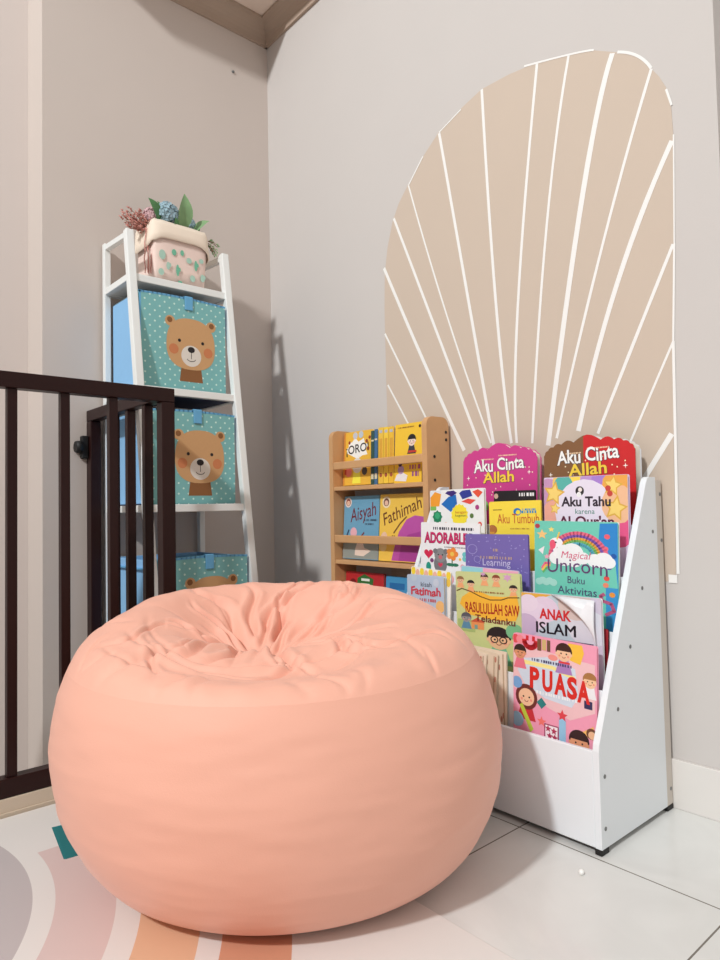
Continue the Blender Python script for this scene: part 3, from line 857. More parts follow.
# --- second row
def art_craft(A):
    w, h = A.w, A.h
    A.rect(.001, h * .90, w * .22, h - .001, (225, 230, 236)); A.poly([(.002, h * .84), (w * .18, h * .84), (w * .22, h * .96), (w * .1, h * .985), (.002, h * .93)], (244, 160, 50))
    A.rect(.002, h * .80, w * .12, h * .84, (130, 190, 90))
    A.poly([(w * .22, h * .86), (w * .4, h * .78), (w * .52, h * .86), (w * .5, h * .95), (w * .36, h * .93)], (30, 110, 190))
    A.poly([(w * .30, h * .965), (w * .42, h * .93), (w * .52, h * .965), (w * .46, h * .99), (w * .34, h * .985)], (60, 40, 120))
    A.poly([(w * .56, h * .96), (w * .62, h * .90), (w * .80, h * .93), (w * .76, h * .99), (w * .62, h * .985)], (50, 60, 150))
    A.poly([(w * .8, h * .97), (w * .9, h * .91), (w * .98, h * .96), (w * .9, h * .99)], (232, 84, 60)); A.poly([(w * .60, h * .88), (w * .76, h * .85), (w * .86, h * .89), (w * .72, h * .905)], (230, 80, 70))
    A.star(w * .14, h * .735, .022, (30, 130, 90), 8, 0, .8); A.star(w * .14, h * .745, .012, (60, 170, 120), 8, 0, .8)
    A.star(w * .56, h * .75, .036, (248, 226, 60), 14, 0, .88)
    A.rect(w * .01, h * .57, w * .9, h * .605, (150, 60, 60))
    rnd = random.Random(3)
    for i in range(26): A.disc(rnd.uniform(.02, .9) * w, rnd.uniform(.565, .61) * h, .006, random.Random(i).choice([(90, 130, 50), (220, 60, 60), (240, 180, 60), (60, 110, 170)]), n=8)
    for u, v, c in ((.3, .66, (240, 200, 190)), (.88, .82, (170, 60, 130)), (.78, .74, (90, 120, 60)), (.92, .66, (230, 90, 80)), (.06, .64, (230, 160, 60))): A.disc(u * w, v * h, .008, c, n=10)
    A.scribble(w * .01, h * .535, w * .7, .009, (60, 50, 60), 9)
book('picture_book', 'white activity book with colourful gems, left end of the second tier', (1.183, -.170, .866), .226, .33, .010, 1, .5, (240, 240, 240), art_craft,
     [('beragam', .236 * .56, .33 * .765, .045, .008, (190, 60, 40)), ('kegiatan', .236 * .56, .33 * .735, .045, .007, (60, 60, 60))], group=G_rack)
def art_black(A):
    A.scribble(A.w * .62, A.h * .945, A.w * .98, .010, (235, 235, 235), 4); A.disc(A.w * .06, A.h * .95, .008, (200, 170, 150))
book('picture_book', 'black book peeping out above the yellow one with red lettering', (1.432, -.1505, .857), .150, .320, .004, 1, -.5, (28, 24, 30), art_black, None, group=G_rack)
def art_tumbuh(A):
    w, h = A.w, A.h; A.ks = 0.8
    A.rect(w * .08, h * .885, w * .26, h * .895, (90, 60, 30)); A.disc(w * .56, h * .86, .014, (30, 120, 190)); A.disc(w * .575, h * .853, .008, (250, 226, 60))
    A.scribble(w * .66, h * .875, w * .9, .007, (40, 140, 200), 1); A.scribble(w * .64, h * .84, w * .92, .009, (40, 140, 200), 2)
    A.scribble(w * .42, h * .635, w * .78, .004, (180, 120, 60), 5); A.disc(w * .06, h * .63, .018, (180, 110, 60)); A.rect(w * .0, h * .5, w * .1, h * .6, (210, 150, 60))
book('picture_book', 'plain yellow book with thin red-brown lettering on the second tier', (1.418, -.158, .824), .186, .288, .006, 1, .5, (250, 222, 74), art_tumbuh,
     [('Aku Tumbuh', .105, .29 * .765, .148, .028, (206, 98, 52))], group=G_rack)
def art_tahu(A):
    w, h = A.w, A.h
    A.rect(.001, .001, w - .001, h - .001, (224, 208, 232))
    rnd = random.Random(8)
    for u, v, r, c in [(.0, .66, .05, (150, 130, 200)), (.05, .85, .05, (200, 150, 190)), (.35, .95, .06, (240, 200, 110)), (.5, .97, .04, (250, 220, 90)), (.65, .95, .05, (190, 150, 210)), (.75, .98, .04, (170, 130, 210)), (.95, .92, .06, (238, 170, 80)),
                       (.97, .68, .05, (226, 110, 170)), (.9, .6, .05, (230, 90, 140)), (.05, .6, .05, (210, 140, 180)), (.25, .93, .03, (90, 180, 170)), (.12, .7, .04, (236, 170, 150)), (.5, .72, .09, (232, 224, 240)), (.9, .78, .05, (240, 190, 150))]:
        A.disc(u * w, v * h, r, c)
    for u, v, r in ((.13, .87, .036), (.86, .75, .036), (.83, .92, .03), (.14, .75, .018)):
        A.star(u * w, v * h, r, (224, 176, 70), 5, .2, .5); A.star(u * w, v * h, r * .75, (246, 214, 120), 5, .2, .5)
    for u, v in ((.78, .90), (.80, .86)): A.disc(u * w, v * h, .008, (200, 70, 60))
    A.disc(w * .45, h * .885, .013, (40, 36, 40)); A.disc(w * .455, h * .895, .006, (240, 230, 225)); A.disc(w * .44, h * .858, .007, (240, 240, 240))
book('picture_book', 'pastel watercolour book with golden stars and dark lettering, right end of the second tier', (1.617, -.158, .889), .252, .352, .010, 1, -.5, (216, 196, 226), art_tahu,
     [('Aku Tahu', .130, .358 * .755, .148, .026, (46, 34, 50), dict(bold=.03)), ('karena', .128, .358 * .695, .058, .014, (40, 130, 110)), ('Al-Qur\'an', .130, .358 * .605, .165, .026, (90, 30, 60), dict(bold=.03))], group=G_rack)

# --- third row
def art_adorable(A):
    w, h = A.w, A.h; A.ks = 0.86
    A.scribble(w * .22, h * .925, w * .90, .010, (50, 50, 70), 4); A.scribble(w * .42, h * .742, w * .78, .004, (110, 100, 110), 2)
    A.heart(w * .14, h * .67, .020, (214, 40, 80)); A.disc(w * .14, h * .53, .011, (30, 150, 130), .018); A.disc(w * .20, h * .60, .008, (120, 50, 110))
    A.disc(w * .35, h * .57, .028, (120, 120, 124), .036); A.disc(w * .35, h * .66, .026, (140, 140, 142)); 
    for q in (-1, 1): A.disc(w * .35 + q * .022, h * .70, .010, (120, 120, 124)); A.disc(w * .35 + q * .009, h * .665, .003, (30, 30, 30), n=8)
    A.disc(w * .35, h * .64, .008, (200, 110, 120)); A.heart(w * .35, h * .56, .010, (214, 60, 90))
    A.flower(w * .55, h * .68, .024, (240, 140, 60), (240, 200, 90)); A.line([(w * .55, h * .62), (w * .55, h * .55)], .004, (50, 120, 70)); A.disc(w * .51, h * .57, .014, (40, 120, 90), .006); A.disc(w * .6, h * .57, .014, (40, 120, 90), .006)
    A.flower(w * .80, h * .66, .022, (110, 200, 200), (255, 255, 255)); A.heart(w * .86, h * .53, .022, (220, 50, 90)); A.disc(w * .72, h * .56, .008, (240, 160, 170)); A.disc(w * .68, h * .63, .005, (240, 190, 80))
    A.heart(w * .1, h * .42, .015, (240, 180, 60)); A.disc(w * .5, h * .42, .02, (240, 170, 180))
book('picture_book', 'white book titled ADORABLE in pink capitals with hearts and a grey bear, third tier', (1.183, -.2165, .763), .245, .354, .004, 1, -1, (242, 242, 244), art_adorable,
     [('ADORABLE', .106, .355 * .815, .178, .034, (206, 40, 104), dict(bold=.022, outline=(120, 20, 70))), ('P', .212, .355 * .815, .020, .034, (60, 60, 90), dict(bold=.022))], group=G_rack)
def art_purple(A):
    w, h = A.w, A.h; A.ks = 0.78; rnd = random.Random(2)
    for i in range(60): A.star(rnd.uniform(.02, .98) * w, rnd.uniform(.5, .97) * h, .0035, (176, 168, 220), 4, 0, .3)
    A.arc(w * .12, h * .82, .018, .003, (160, 150, 210), 0, 2 * PI); A.arc(w * .2, h * .7, .012, .003, (160, 150, 210), 0, 2 * PI)
    A.scribble(w * .46, h * .80, w * .54, .010, (190, 160, 140), 7)
    A.scribble(w * .25, h * .71, w * .75, .010, (196, 164, 140), 8)
book('picture_book', 'deep violet book with faint gold script beside the white one with hearts, third tier', (1.376, -.225, .727), .228, .321, .006, 1, .5, (118, 104, 176), art_purple,
     [('Learning', .116, .32 * .715, .10, .020, (214, 206, 236), {})], group=G_rack)
def art_unicorn(A):
    w, h = A.w, A.h; A.ks = 0.8
    A.poly([(w * .80, h * .985), (w * .78, h * .8), (w * .84, h * .66), (w * .97, h * .62), (w - .001, h * .4), (w - .001, h * .99)], (44, 136, 208))
    A.rect(w * .86, h * .02, w - .001, h * .42, (60, 150, 210))
    for u, v, c in ((.88, .87, (236, 96, 110)), (.86, .76, (240, 110, 120)), (.9, .6, (90, 80, 160)), (.87, .5, (230, 80, 70)), (.86, .44, (240, 140, 110)), (.95, .7, (30, 90, 170)), (.04, .95, (180, 60, 80)), (.93, .36, (240, 150, 60))): A.disc(u * w, v * h, .008, c)
    cx, cy = w * .50, h * .66
    for r, c in ((.084, (236, 110, 140)), (.073, (130, 90, 180)), (.064, (240, 170, 70)), (.056, (130, 200, 110)), (.048, (96, 190, 210))): A.arc(cx + .01, cy, r, .011, c, 0, PI, 24)
    for u, v, r in ((.28, .655, .022), (.38, .65, .024), (.60, .665, .02), (.74, .65, .022), (.84, .655, .026), (.9, .64, .018), (.50, .645, .024), (.47, .70, .035), (.38, .71, .026)): A.disc(u * w, v * h, r, (240, 244, 246))
    A.poly([(w * .28, h * .66), (w * .29, h * .80), (w * .26, h * .83), (w * .24, h * .77), (w * .245, h * .68)], (246, 246, 250)); A.disc(w * .28, h * .80, .020, (246, 246, 250), .016); A.line([(w * .29, h * .83), (w * .32, h * .895)], .005, (240, 200, 90)); A.disc(w * .235, h * .78, .010, (236, 90, 120), .016); A.disc(w * .275, h * .80, .003, (40, 40, 60), n=8)
    A.star(w * .1, h * .87, .018, (246, 200, 130), 5); A.star(w * .22, h * .92, .010, (250, 220, 120), 5); A.poly([(w * .05, h * .72), (w * .13, h * .76), (w * .11, h * .68)], (240, 236, 240)); A.star(w * .16, h * .66, .01, (240, 170, 190), 5)
    A.line([(w * .10, h * .55), (w * .14, h * .60), (w * .20, h * .60)], .008, (240, 110, 140)); A.line([(w * .10, h * .53), (w * .15, h * .58), (w * .2, h * .58)], .006, (250, 200, 90)); A.line([(w * .11, h * .51), (w * .15, h * .55), (w * .19, h * .56)], .006, (100, 190, 110))
    for k in range(5): A.disc(w * (.06 + .045 * k), h * (.42 + .012 * (k % 2)), .012, (170, 222, 210))
    A.line([(w * .84, h * .36), (w * .80, h * .34), (w * .82, h * .30), (w * .92, h * .28), (w * .95, h * .22), (w * .86, h * .18)], .010, (190, 90, 130))
book('activity_book', 'mint green unicorn activity book with a rainbow, right end of the third tier', (1.622, -.218, .768), .247, .360, .008, 1, -1.0, (112, 204, 184), art_unicorn,
     [('Magical', .128, .366 * .715, .088, .018, (214, 96, 130), dict(shear=.2)), ('Unicorn', .130, .366 * .60, .176, .036, (98, 56, 110), dict(arc=.006)), ('Buku', .128, .366 * .535, .050, .018, (80, 64, 110)), ('Aktivitas', .130, .366 * .455, .115, .020, (80, 64, 110))], group=G_rack, back=(226, 226, 230))

# --- fourth row
def art_polka(A):
    w, h = A.w, A.h
    for i in range(9):
        A.disc(w * (.06 + .11 * i), h * (.965 - .02 * (i % 2)), .009, (244, 214, 60) if i % 2 == 0 else (236, 180, 160), .013)
        A.disc(w * (.06 + .11 * i), h * (.90 - .02 * (i % 2)), .009, (240, 200, 80), .013)
book('picture_book', 'white book edge with yellow spots between the ADORABLE book and the grey-blue one', (1.201, -.285, .624), .168, .334, .005, 1, -3, (244, 242, 236), art_polka, None, group=G_rack)
def art_fatimah(A):
    w, h = A.w, A.h
    A.rect(.001, .001, w - .001, h * .6, (170, 196, 220)); A.disc(w * .9, h * .72, .018, (244, 190, 120)); A.disc(w * .1, h * .62, .012, (240, 180, 190)); A.disc(w * .3, h * .55, .016, (240, 200, 160))
    A.scribble(w * .35, h * .755, w * .8, .009, (196, 80, 90), 3); A.disc(w * .2, h * .97, .012, (190, 205, 220)); A.disc(w * .8, h * .94, .012, (200, 210, 225))
book('picture_book', 'pale grey-blue book with red lettering beside the peach beanbag, fourth tier', (1.196, -.300, .600), .155, .324, .012, 1, .2, (184, 200, 220), art_fatimah,
     [('kisah', .083, .324 * .895, .045, .014, (60, 60, 80)), ('Fatimah', .080, .324 * .815, .125, .024, (206, 58, 78), dict(bold=.03, wob=.002))], group=G_rack)
def art_strip(A):
    A.rect(A.w * .02, A.h * .94, A.w * .4, A.h * .995, (150, 210, 224)); A.rect(A.w * .4, A.h * .94, A.w * .99, A.h * .995, (240, 170, 200))
book('picture_book', 'light blue and pink book edge just above the olive book with cartoon boys', (1.396, -.2725, .636), .208, .356, .003, 1, -1.5, (200, 200, 220), art_strip, None, group=G_rack)
def art_rasul(A):
    w, h = A.w, A.h; A.ks = 0.72
    A.rect(.001, h * .84, w - .001, h - .001, (206, 212, 150))
    for u, v, hr in ((.08, .90, (150, 110, 70)), (.25, .86, (30, 30, 34)), (.47, .94, (60, 40, 30)), (.65, .935, (140, 70, 50)), (.9, .83, (40, 34, 34))): A.kid(u * w, v * h, .013, hr, (232, 186, 150), (240, 170, 120))
    A.star(w * .82, h * .955, .018, (210, 160, 200), 6); A.star(w * .45, h * .985, .012, (210, 160, 200), 6)
    A.poly([(w * .06, h * .62), (w * .10, h * .70), (w * .22, h * .765), (w * .40, h * .775), (w * .55, h * .735), (w * .75, h * .735), (w * .95, h * .76), (w * .98, h * .60), (w * .92, h * .48), (w * .62, h * .46), (w * .22, h * .5)], (244, 186, 60))
    A.line([(.004, h * .77), (w * .1, h * .80), (w * .25, h * .77), (w * .40, h * .72), (w * .55, h * .69), (w * .72, h * .70), (w * .82, h * .73), (w * .98, h * .74)], .004, (90, 60, 30))
    A.scribble(w * .3, h * .765, w * .78, .006, (150, 90, 40), 6)
    A.rect(w * .02, h * .30, w * .3, h * .44, (168, 190, 120)); A.kid(w * .16, h * .46, .018, (90, 90, 100), (150, 150, 150), (90, 140, 170))
    A.rect(w * .24, h * .34, w * .44, h * .42, (230, 150, 90)); A.poly([(w * .22, h * .42), (w * .46, h * .42), (w * .34, h * .475)], (200, 90, 60)); A.rect(w * .29, h * .34, w * .34, h * .39, (120, 160, 150))
    A.kid(w * .66, h * .255, .040, (34, 30, 34), (236, 190, 150), (120, 190, 150), True)
    A.disc(w * .9, h * .36, .03, (120, 190, 140)); A.disc(w * .95, h * .3, .02, (230, 100, 80))
book('picture_book', 'olive green book with a cartoon boy in glasses and an orange title band, fourth tier', (1.386, -.286, .619), .230, .344, .009, 1, 1.2, (204, 212, 146), art_rasul,
     [('RASULULLAH SAW', .130, .228, .190, .029, (168, 34, 30), dict(bold=.02, wob=.001)), ('Teladanku', .140, .203, .140, .018, (110, 40, 40), dict(bold=.02, rot=-.03))], group=G_rack)
def art_anak(A):
    w, h = A.w, A.h; A.ks = 0.75
    A.rect(.001, h * .86, w * .45, h - .001, (226, 172, 70)); A.disc(w * .50, h * .72, .085, (190, 206, 216)); A.disc(w * .30, h * .82, .045, (224, 206, 226)); A.disc(w * .16, h * .74, .05, (226, 210, 230)); A.disc(w * .1, h * .88, .03, (230, 215, 232)); A.disc(w * .06, h * .62, .04, (200, 180, 210))
    A.disc(w * .85, h * .66, .06, (216, 216, 226)); A.rect(w * .1, h * .40, w * .9, h * .50, (90, 90, 110)); A.disc(w * .7, h * .9, .05, (214, 196, 190))
ak = book('picture_book', 'lilac book reading ANAK ISLAM with its cover corner curling open, fourth tier', (1.626, -.297, .578), .234, .302, .008, 1, .3, (206, 196, 214), art_anak,
     [('ANAK', .104, .238, .094, .026, (206, 38, 44), dict(bold=.035)), ('ISLAM', .1035, .200, .116, .028, (36, 32, 46)), ('ISLAM', .1045, .2004, .116, .028, (36, 32, 46)), ('ISLAM', .1053, .1997, .116, .028, (36, 32, 46))], group=G_rack, back=(230, 230, 232))
b = bmesh.new()   # curled white inside of the cover's free edge
rows = 12; prev = None
for i in range(rows + 1):
    s = i / rows
    row = []
    for j in range(9):
        q = j / 8
        u0 = .095 + .125 * s; v0 = .302 - .005 * s
        u1 = .222 - .015 * (1 - s) * (1 - s); v1 = .302 - .12 * (s ** .6) - .01
        u = u0 + (u1 - u0) * q; v = v0 + (v1 - v0) * q
        row.append(b.verts.new((u, -.0035 - .020 * math.sin(PI * q) * (1 - .6 * s) - .004 * s, v)))
    if prev:
        for j in range(8):
            f = b.faces.new((prev[j], prev[j + 1], row[j + 1], row[j])); f.smooth = True
    prev = row
o = link('curled_cover', b, flat(232, 232, 236, .3), ak); o['label'] = 'glossy white curled cover flap'
sm = o.modifiers.new('thick', 'SOLIDIFY'); sm.thickness = .0006
def art_redbook(A):
    A.rect(A.w * .1, A.h * .68, A.w * .7, A.h * .9, (60, 40, 40)); A.rect(A.w * .2, A.h * .72, A.w * .6, A.h * .8, (150, 110, 100))
book('picture_book', 'small dark red book tucked behind the lilac and pink books at the right panel', (1.798, -.2755, .505), .066, .224, .005, 1, -2, (160, 34, 44), art_redbook, None, group=G_rack, back=(30, 28, 30))

# --- front row
def art_puasa(A):
    w, h = A.w, A.h; A.ks = 0.96
    A.poly([(.001, h * .55), (w * .45, h * .45), (w * .7, h * .40), (w * .98, h * .5), (w * .98, h * .86), (w * .3, h * .9), (.001, h * .88)], (238, 196, 200))
    A.poly([(w * .08, h * .80), (w * .5, h * .86), (w * .76, h * .80), (w * .80, h * .60), (w * .72, h * .50), (w * .40, h * .52), (w * .15, h * .60), (w * .06, h * .70)], (208, 222, 236))
    A.poly([(w * .1, h * .795), (w * .5, h * .79), (w * .76, h * .74), (w * .76, h * .71), (w * .5, h * .76), (w * .1, h * .76)], (244, 232, 150))
    A.poly([(w * .68, h * .99), (w * .70, h * .86), (w * .82, h * .84), (w * .86, h * .93), (w * .84, h * .99)], (246, 196, 70))
    for u, c in ((.03, (226, 80, 90)), (.09, (240, 140, 150))): A.disc(u * w, h * .955, .012, c)
    A.arc(w * .22, h * .955, .018, .014, (206, 40, 50), PI, 2 * PI, 12); A.rect(w * .165, h * .955, w * .20, h * .995, (206, 40, 50)); A.rect(w * .245, h * .955, w * .28, h * .995, (206, 40, 50))
    A.rect(w * .31, h * .89, w * .36, h * .985, (120, 84, 60)); A.rect(w * .37, h * .90, w * .42, h * .985, (210, 180, 120)); A.rect(w * .43, h * .895, w * .47, h * .985, (110, 80, 60))
    A.kid(w * .09, h * .85, .018, (50, 36, 32), (214, 150, 110), (230, 120, 140)); A.kid(w * .63, h * .905, .022, (60, 34, 30), (240, 196, 160), (170, 130, 190))
    A.disc(w * .50, h * .855, .014, (240, 150, 140), .008); A.rect(w * .57, h * .825, w * .70, h * .84, (220, 60, 60))
    A.scribble(w * .24, h * .80, w * .72, .007, (70, 70, 110), 3); A.scribble(w * .26, h * .545, w * .78, .008, (240, 244, 248), 5)
    A.kid(w * .925, h * .73, .018, (170, 120, 70), (240, 200, 160), (236, 236, 240)); A.rect(w * .86, h * .52, w * .95, h * .58, (50, 50, 90))
    A.kid(w * .17, h * .50, .026, (60, 40, 30), (240, 196, 160), (200, 50, 60), hood=(110, 50, 46)); A.poly([(w * .08, h * .42), (w * .12, h * .44), (w * .26, h * .25), (w * .22, h * .22)], (186, 206, 70))
    A.poly([(w * .30, h * .475), (w * .36, h * .52), (w * .42, h * .475), (w * .36, h * .43)], (40, 130, 130))
    A.rect(w * .40, h * .20, w * .56, h * .32, (246, 236, 240)); A.line([(w * .40, h * .20), (w * .56, h * .20), (w * .56, h * .32), (w * .40, h * .32), (w * .40, h * .20)], .003, (150, 50, 90))
    for u, v in ((.44, .29), (.51, .28), (.46, .235), (.52, .23)): A.star(u * w, v * h, .010, (180, 50, 90), 5)
    A.star(w * .36, h * .33, .014, (240, 120, 110), 5)
    A.rect(w * .57, h * .22, w * .65, h * .40, (150, 200, 230)); A.star(w * .61, h * .42, .016, (220, 70, 80), 5)
    A.poly([(w * .80, h * .32), (w * .96, h * .40), (w * .97, h * .36), (w * .84, h * .27)], (244, 190, 110)); A.disc(w * .94, h * .34, .014, (110, 70, 50)); A.disc(w * .945, h * .33, .010, (236, 190, 150))
    A.disc(w * .82, h * .12, .055, (240, 240, 246), .03); A.kid(w * .80, h * .25, .026, (50, 30, 30), (224, 160, 120), (240, 240, 244))
    A.disc(w * .55, h * .14, .02, (130, 200, 170)); A.disc(w * .25, h * .14, .02, (240, 170, 190)); A.disc(w * .05, h * .3, .02, (150, 200, 230)); A.disc(w * .05, h * .6, .016, (120, 170, 220))
book('picture_book', 'pink book titled PUASA in big red letters in the rack\'s front tier', (1.628, -.339, .475), .240, .331, .008, 1, -1.2, (240, 160, 186), art_puasa,
     [('P', .066, .331 * .606, .029, .051, (214, 44, 36), dict(bold=.045)), ('U', .104, .331 * .603, .030, .051, (214, 44, 36), dict(bold=.045)), ('A', .141, .331 * .598, .034, .051, (214, 44, 36), dict(bold=.045)),
      ('S', .174, .331 * .592, .028, .051, (214, 44, 36), dict(bold=.045)), ('A', .205, .331 * .582, .034, .051, (214, 44, 36), dict(bold=.045))], group=G_rack)
def art_cream(A):
    rnd = random.Random(int(A.w * 1e4))
    for i in range(10): A.disc(A.w * rnd.uniform(.5, .98), A.h * rnd.uniform(.2, .95), .003, (190, 130, 110), .008)
    A.line([(A.w * .97, .01), (A.w * .93, A.h * .97)], .004, (190, 168, 140))
for i, (tl, w, roll, lb) in enumerate([((1.388, -.3515, .424), .160, -6, 'cream booklet nearest the beanbag, frontmost of three in the front tier'),
                               ((1.416, -.345, .422), .164, -4, 'cream booklet, middle one of three between the beanbag and the pink PUASA book'),
                               ((1.440, -.337, .421), .162, -1, 'cream booklet touching the pink PUASA book, rearmost of three')]):
    book('booklet', lb, tl, w, .272, .005, 1, roll, [(232, 218, 196), (224, 208, 184), (230, 214, 192)][i], art_cream, None, group='cream booklets in the front tier')

# --- pale wood shelf, upper row
def art_oro(A):
    w, h = A.w, A.h
    A.poly([(w * .14, h * .6), (w * .10, h * .68), (w * .18, h * .72), (w * .16, h * .82), (w * .28, h * .80), (w * .4, h * .88), (w * .52, h * .80), (w * .7, h * .86), (w * .74, h * .76), (w * .86, h * .74), (w * .78, h * .64), (w * .84, h * .55), (w * .66, h * .54), (w * .5, h * .48), (w * .36, h * .53)], (248, 246, 240))
    for u, v in ((.2, .8), (.8, .8), (.86, .66), (.9, .86)): A.disc(u * w, v * h, .007, (150, 60, 40))
    A.disc(w * .4, h * .92, .014, (200, 200, 210)); A.disc(w * .6, h * .93, .014, (190, 200, 210))
    A.poly([(w * .34, h * .03), (w * .64, h * .03), (w * .6, h * .28), (w * .38, h * .28)], (250, 240, 80)); A.disc(w * .5, h * .36, .03, (230, 226, 220)); A.disc(w * .2, h * .25, .02, (240, 130, 120)); A.disc(w * .76, h * .25, .016, (70, 66, 70)); A.rect(w * .05, h * .2, w * .12, h * .3, (200, 70, 50))
    A.rect(.001, .002, w * .06, h * .995, (214, 140, 60))
book('picture_book', 'yellow book with a white starburst and black scrawled title on the top wood shelf', (.628, -.072, 1.119), .172, .215, .012, 4, 0, (238, 186, 66), art_oro,
     [('¡ORO!', .085, .215 * .60, .135, .034, (40, 34, 34), dict(rot=.08, bold=.01))], group=G_shelf)
for i, (x, c, lb) in enumerate(((.803, (52, 84, 78), 'thin dark green book spine between the yellow books, left of the two spines'), (.823, (70, 110, 150), 'thin blue book spine between the yellow books, right of the two spines'))):
    book('picture_book', lb, (x, -.085, 1.110 + .004 * i), .018, .208 + .004 * i, .05, 2, 0, c, lambda A: (A.rect(.002, A.h * .1, .016, A.h * .2, (220, 210, 180)), A.rect(.002, A.h * .8, .016, A.h * .83, (220, 210, 180))), None, group=G_shelf)
def art_spine(A):
    w, h = A.w, A.h; rnd = random.Random(int(w * 1e5))
    A.rect(w * .2, h * .9, w * .8, h * .95, (190, 190, 200)); A.rect(w * .2, h * .35, w * .8, h * .8, (222, 166, 60)); A.disc(w * .5, h * .15, w * .3, (170, 90, 60))
for i in range(3):
    book('picture_book', ['thin yellow book in the top wood shelf, spine beside the blue spine', 'thin yellow book in the top wood shelf, middle of three yellow spines', 'thin yellow book in the top wood shelf, spine nearest the cartoon cover'][i],
         (.846 + .0285 * i, -.085, 1.118 - .001 * i), .0265, .214 - .001 * i, .05, 2, 0, [(240, 196, 74), (246, 206, 70), (240, 192, 60)][i], art_spine, None, group=G_shelf)
def art_kid(A):
    w, h = A.w, A.h
    A.kid(w * .62, h * .70, .020, (30, 28, 30), (238, 214, 200), (60, 60, 70)); A.rect(w * .5, h * .50, w * .8, h * .535, (200, 60, 50)); A.scribble(w * .1, h * .925, w * .7, .005, (140, 90, 40), 3); A.disc(w * .9, h * .93, .006, (60, 40, 30))
    A.poly([(w * .02, h * .04), (w * .45, h * .02), (w * .5, h * .12), (w * .3, h * .18), (w * .1, h * .14)], (236, 232, 236)); A.disc(w * .25, h * .22, .016, (180, 150, 190)); A.disc(w * .22, h * .32, .010, (60, 40, 70))
    A.scribble(w * .56, h * .22, w * .96, .016, (180, 90, 130), 4); A.scribble(w * .66, h * .1, w * .9, .018, (150, 80, 140), 7)
book('picture_book', 'yellow comic book with a small cartoon figure at the right of the top wood shelf', (.932, -.078, 1.119), .140, .2175, .010, 4, 0, (244, 198, 58), art_kid, None, group=G_shelf)
# --- pale wood shelf, middle row
def art_aisyah(A):
    w, h = A.w, A.h
    A.rect(.001, .002, w - .001, h * .30, (150, 156, 150)); A.poly([(w * .35, h * .06), (w * .6, h * .05), (w * .8, h * .14), (w * .62, h * .18), (w * .55, h * .30), (w * .42, h * .28), (w * .36, h * .16)], (240, 216, 200))
    A.disc(w * .12, h * .90, .020, (240, 220, 210)); A.disc(w * .12, h * .90, .014, (150, 70, 60)); A.disc(w * .12, h * .89, .010, (240, 196, 170))
    A.scribble(w * .60, h * .60, w * .95, .008, (60, 70, 90), 3); A.scribble(w * .62, h * .54, w * .85, .007, (60, 70, 90), 4)
    A.disc(w * .30, h * .42, .020, (240, 180, 190)); A.line([(w * .1, h * .36), (w * .16, h * .46)], .006, (40, 50, 90)); A.line([(w * .52, h * .36), (w * .6, h * .42)], .006, (130, 50, 50)); A.disc(w * .12, h * .34, .008, (40, 50, 90))
book('picture_book', 'sky blue book with dark red script on the middle wood shelf', (.628, -.077, .861), .208, .248, .010, 4, 0, (112, 166, 196), art_aisyah,
     [('Aisyah', .118, .248 * .64, .155, .052, (120, 36, 46), dict(shear=.25, rot=.2))], group=G_shelf)
def art_fathimah(A):
    w, h = A.w, A.h
    A.disc(w * .15, h * .88, .022, (246, 226, 190)); A.disc(w * .15, h * .88, .015, (110, 70, 60)); A.disc(w * .15, h * .87, .010, (240, 196, 170))
    A.poly([(w * .30, .003), (w * .36, h * .20), (w * .46, h * .44), (w * .62, h * .62), (w * .80, h * .68), (w - .002, h * .66), (w - .002, .003)], (190, 84, 168))
    A.poly([(w * .46, .003), (w * .52, h * .26), (w * .66, h * .40), (w - .002, h * .46), (w - .002, .003)], (170, 66, 150))
    A.line([(w * .34, h * .42), (w * .48, h * .56), (w * .62, h * .66)], .006, (120, 80, 40)); A.scribble(w * .3, h * .36, w * .38, .006, (120, 80, 40), 2); A.disc(w * .12, h * .34, .018, (240, 200, 170), .024); A.disc(w * .1, h * .22, .02, (244, 214, 150))
book('picture_book', 'yellow book with a magenta arch and brown script on the middle wood shelf', (.840, -.077, .863), .232, .250, .010, 4, 0, (244, 200, 84), art_fathimah,
     [('Fathimah', .125, .25 * .66, .205, .046, (104, 50, 36), dict(shear=.15, rot=.33))], group=G_shelf)
# --- pale wood shelf, lower row (tops only)
def art_redgreen(A):
    w, h = A.w, A.h
    A.poly([(w * .3, h * .6), (w * .7, h * .6), (w * .74, h * .9), (w * .5, h * .97), (w * .32, h * .9)], (50, 110, 50)); A.rect(w * .42, h * .86, w * .64, h * .9, (240, 240, 230)); A.rect(w * .42, h * .79, w * .64, h * .82, (240, 240, 230)); A.disc(w * .5, h * .66, .03, (240, 230, 220)); A.disc(w * .2, h * .8, .02, (120, 20, 26))
book('picture_book', 'red and green book on the lowest visible wood shelf, its top just above the beanbag', (.628, -.077, .562), .222, .238, .010, 4, 0, (190, 40, 46), art_redgreen, None, group=G_shelf)
book('picture_book', 'mid blue book on the lowest visible wood shelf behind the white rack', (.862, -.077, .556), .20, .233, .010, 4, 0, (70, 150, 200), lambda A: (A.rect(A.w * .1, A.h * .8, A.w * .5, A.h * .9, (40, 110, 170)), A.disc(A.w * .7, A.h * .8, .02, (230, 230, 240))), None, group=G_shelf)

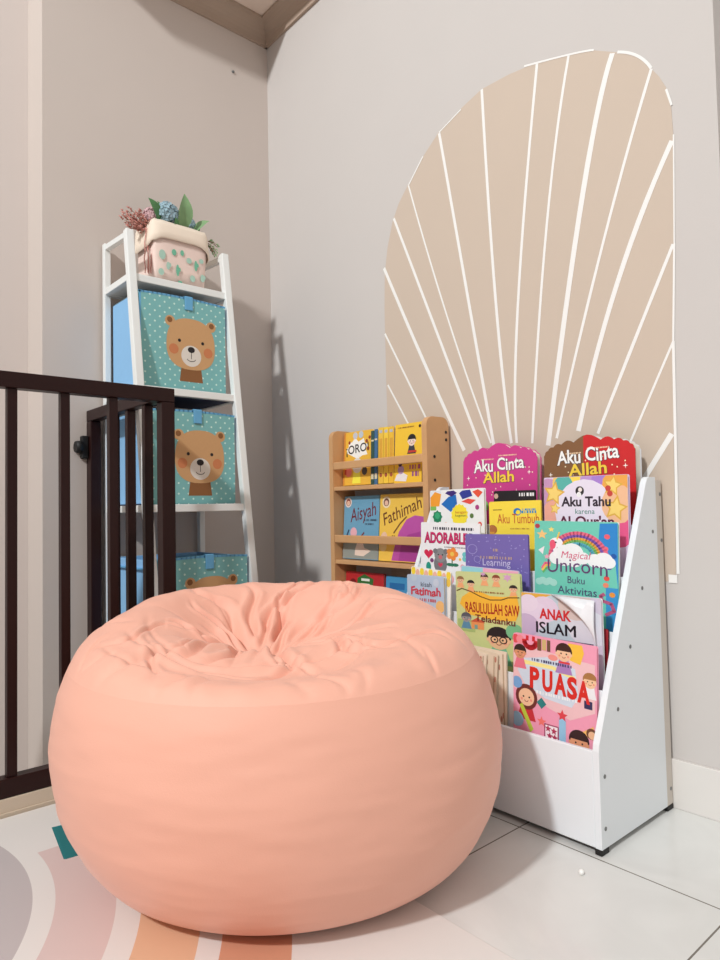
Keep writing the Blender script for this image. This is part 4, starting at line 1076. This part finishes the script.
# ------------------------------------------------------------------ camera
cam = bpy.data.cameras.new('camera'); co = bpy.data.objects.new('camera', cam); C.objects.link(co)
cam.sensor_fit = 'VERTICAL'; cam.sensor_height = 24.0; cam.sensor_width = 18.0; cam.lens = 674.0 / 960 * 24
Mx = Matrix(((0.65781, 0.0449, 0.75185), (0.75290, -0.0120, -0.65801), (-0.02092, 0.99891, -0.04171)))
# columns: right, up, back
rot = Mx.to_4x4()
co.matrix_world = Matrix.Translation((2.724, -1.829, 0.813)) @ rot
bpy.context.scene.camera = co

# ------------------------------------------------------------------ light
w = bpy.data.worlds.new('world'); bpy.context.scene.world = w; w.use_nodes = True
nt = w.node_tree; bg = nt.nodes['Background']     # soft room light, stronger from the bright space overhead
tc = nt.nodes.new('ShaderNodeTexCoord'); sp = nt.nodes.new('ShaderNodeSeparateXYZ'); nt.links.new(tc.outputs['Generated'], sp.inputs[0])
rp_ = nt.nodes.new('ShaderNodeValToRGB'); mr = nt.nodes.new('ShaderNodeMapRange'); mr.inputs[1].default_value = -1; mr.inputs[2].default_value = 1
nt.links.new(sp.outputs['Z'], mr.inputs[0]); nt.links.new(mr.outputs[0], rp_.inputs[0])
rp_.color_ramp.elements[0].position = 0.45; rp_.color_ramp.elements[0].color = (0.36, 0.34, 0.32, 1)
rp_.color_ramp.elements[1].position = 0.85; rp_.color_ramp.elements[1].color = (0.86, 0.83, 0.795, 1)
nt.links.new(rp_.outputs[0], bg.inputs[0]); bg.inputs[1].default_value = 0.86
L = bpy.data.lights.new('ceiling_lamp', 'AREA'); L.shape = 'DISK'; L.size = 0.45; L.energy = 500; L.color = (0.97, 0.995, 1.0)
lo = bpy.data.objects.new('ceiling_lamp', L); C.objects.link(lo); lo.location = (3.15, -7.0, 6.0)
lo.rotation_euler = (Vector((1.2, -0.3, 0.9)) - lo.location).to_track_quat('-Z', 'Y').to_euler()

vs = bpy.context.scene.view_settings
bpy.context.scene.display_settings.display_device = 'sRGB'
vs.view_transform = 'Standard'; vs.look = 'None'; vs.gamma = 1.0; vs.use_curve_mapping = False; vs.exposure = 0.0
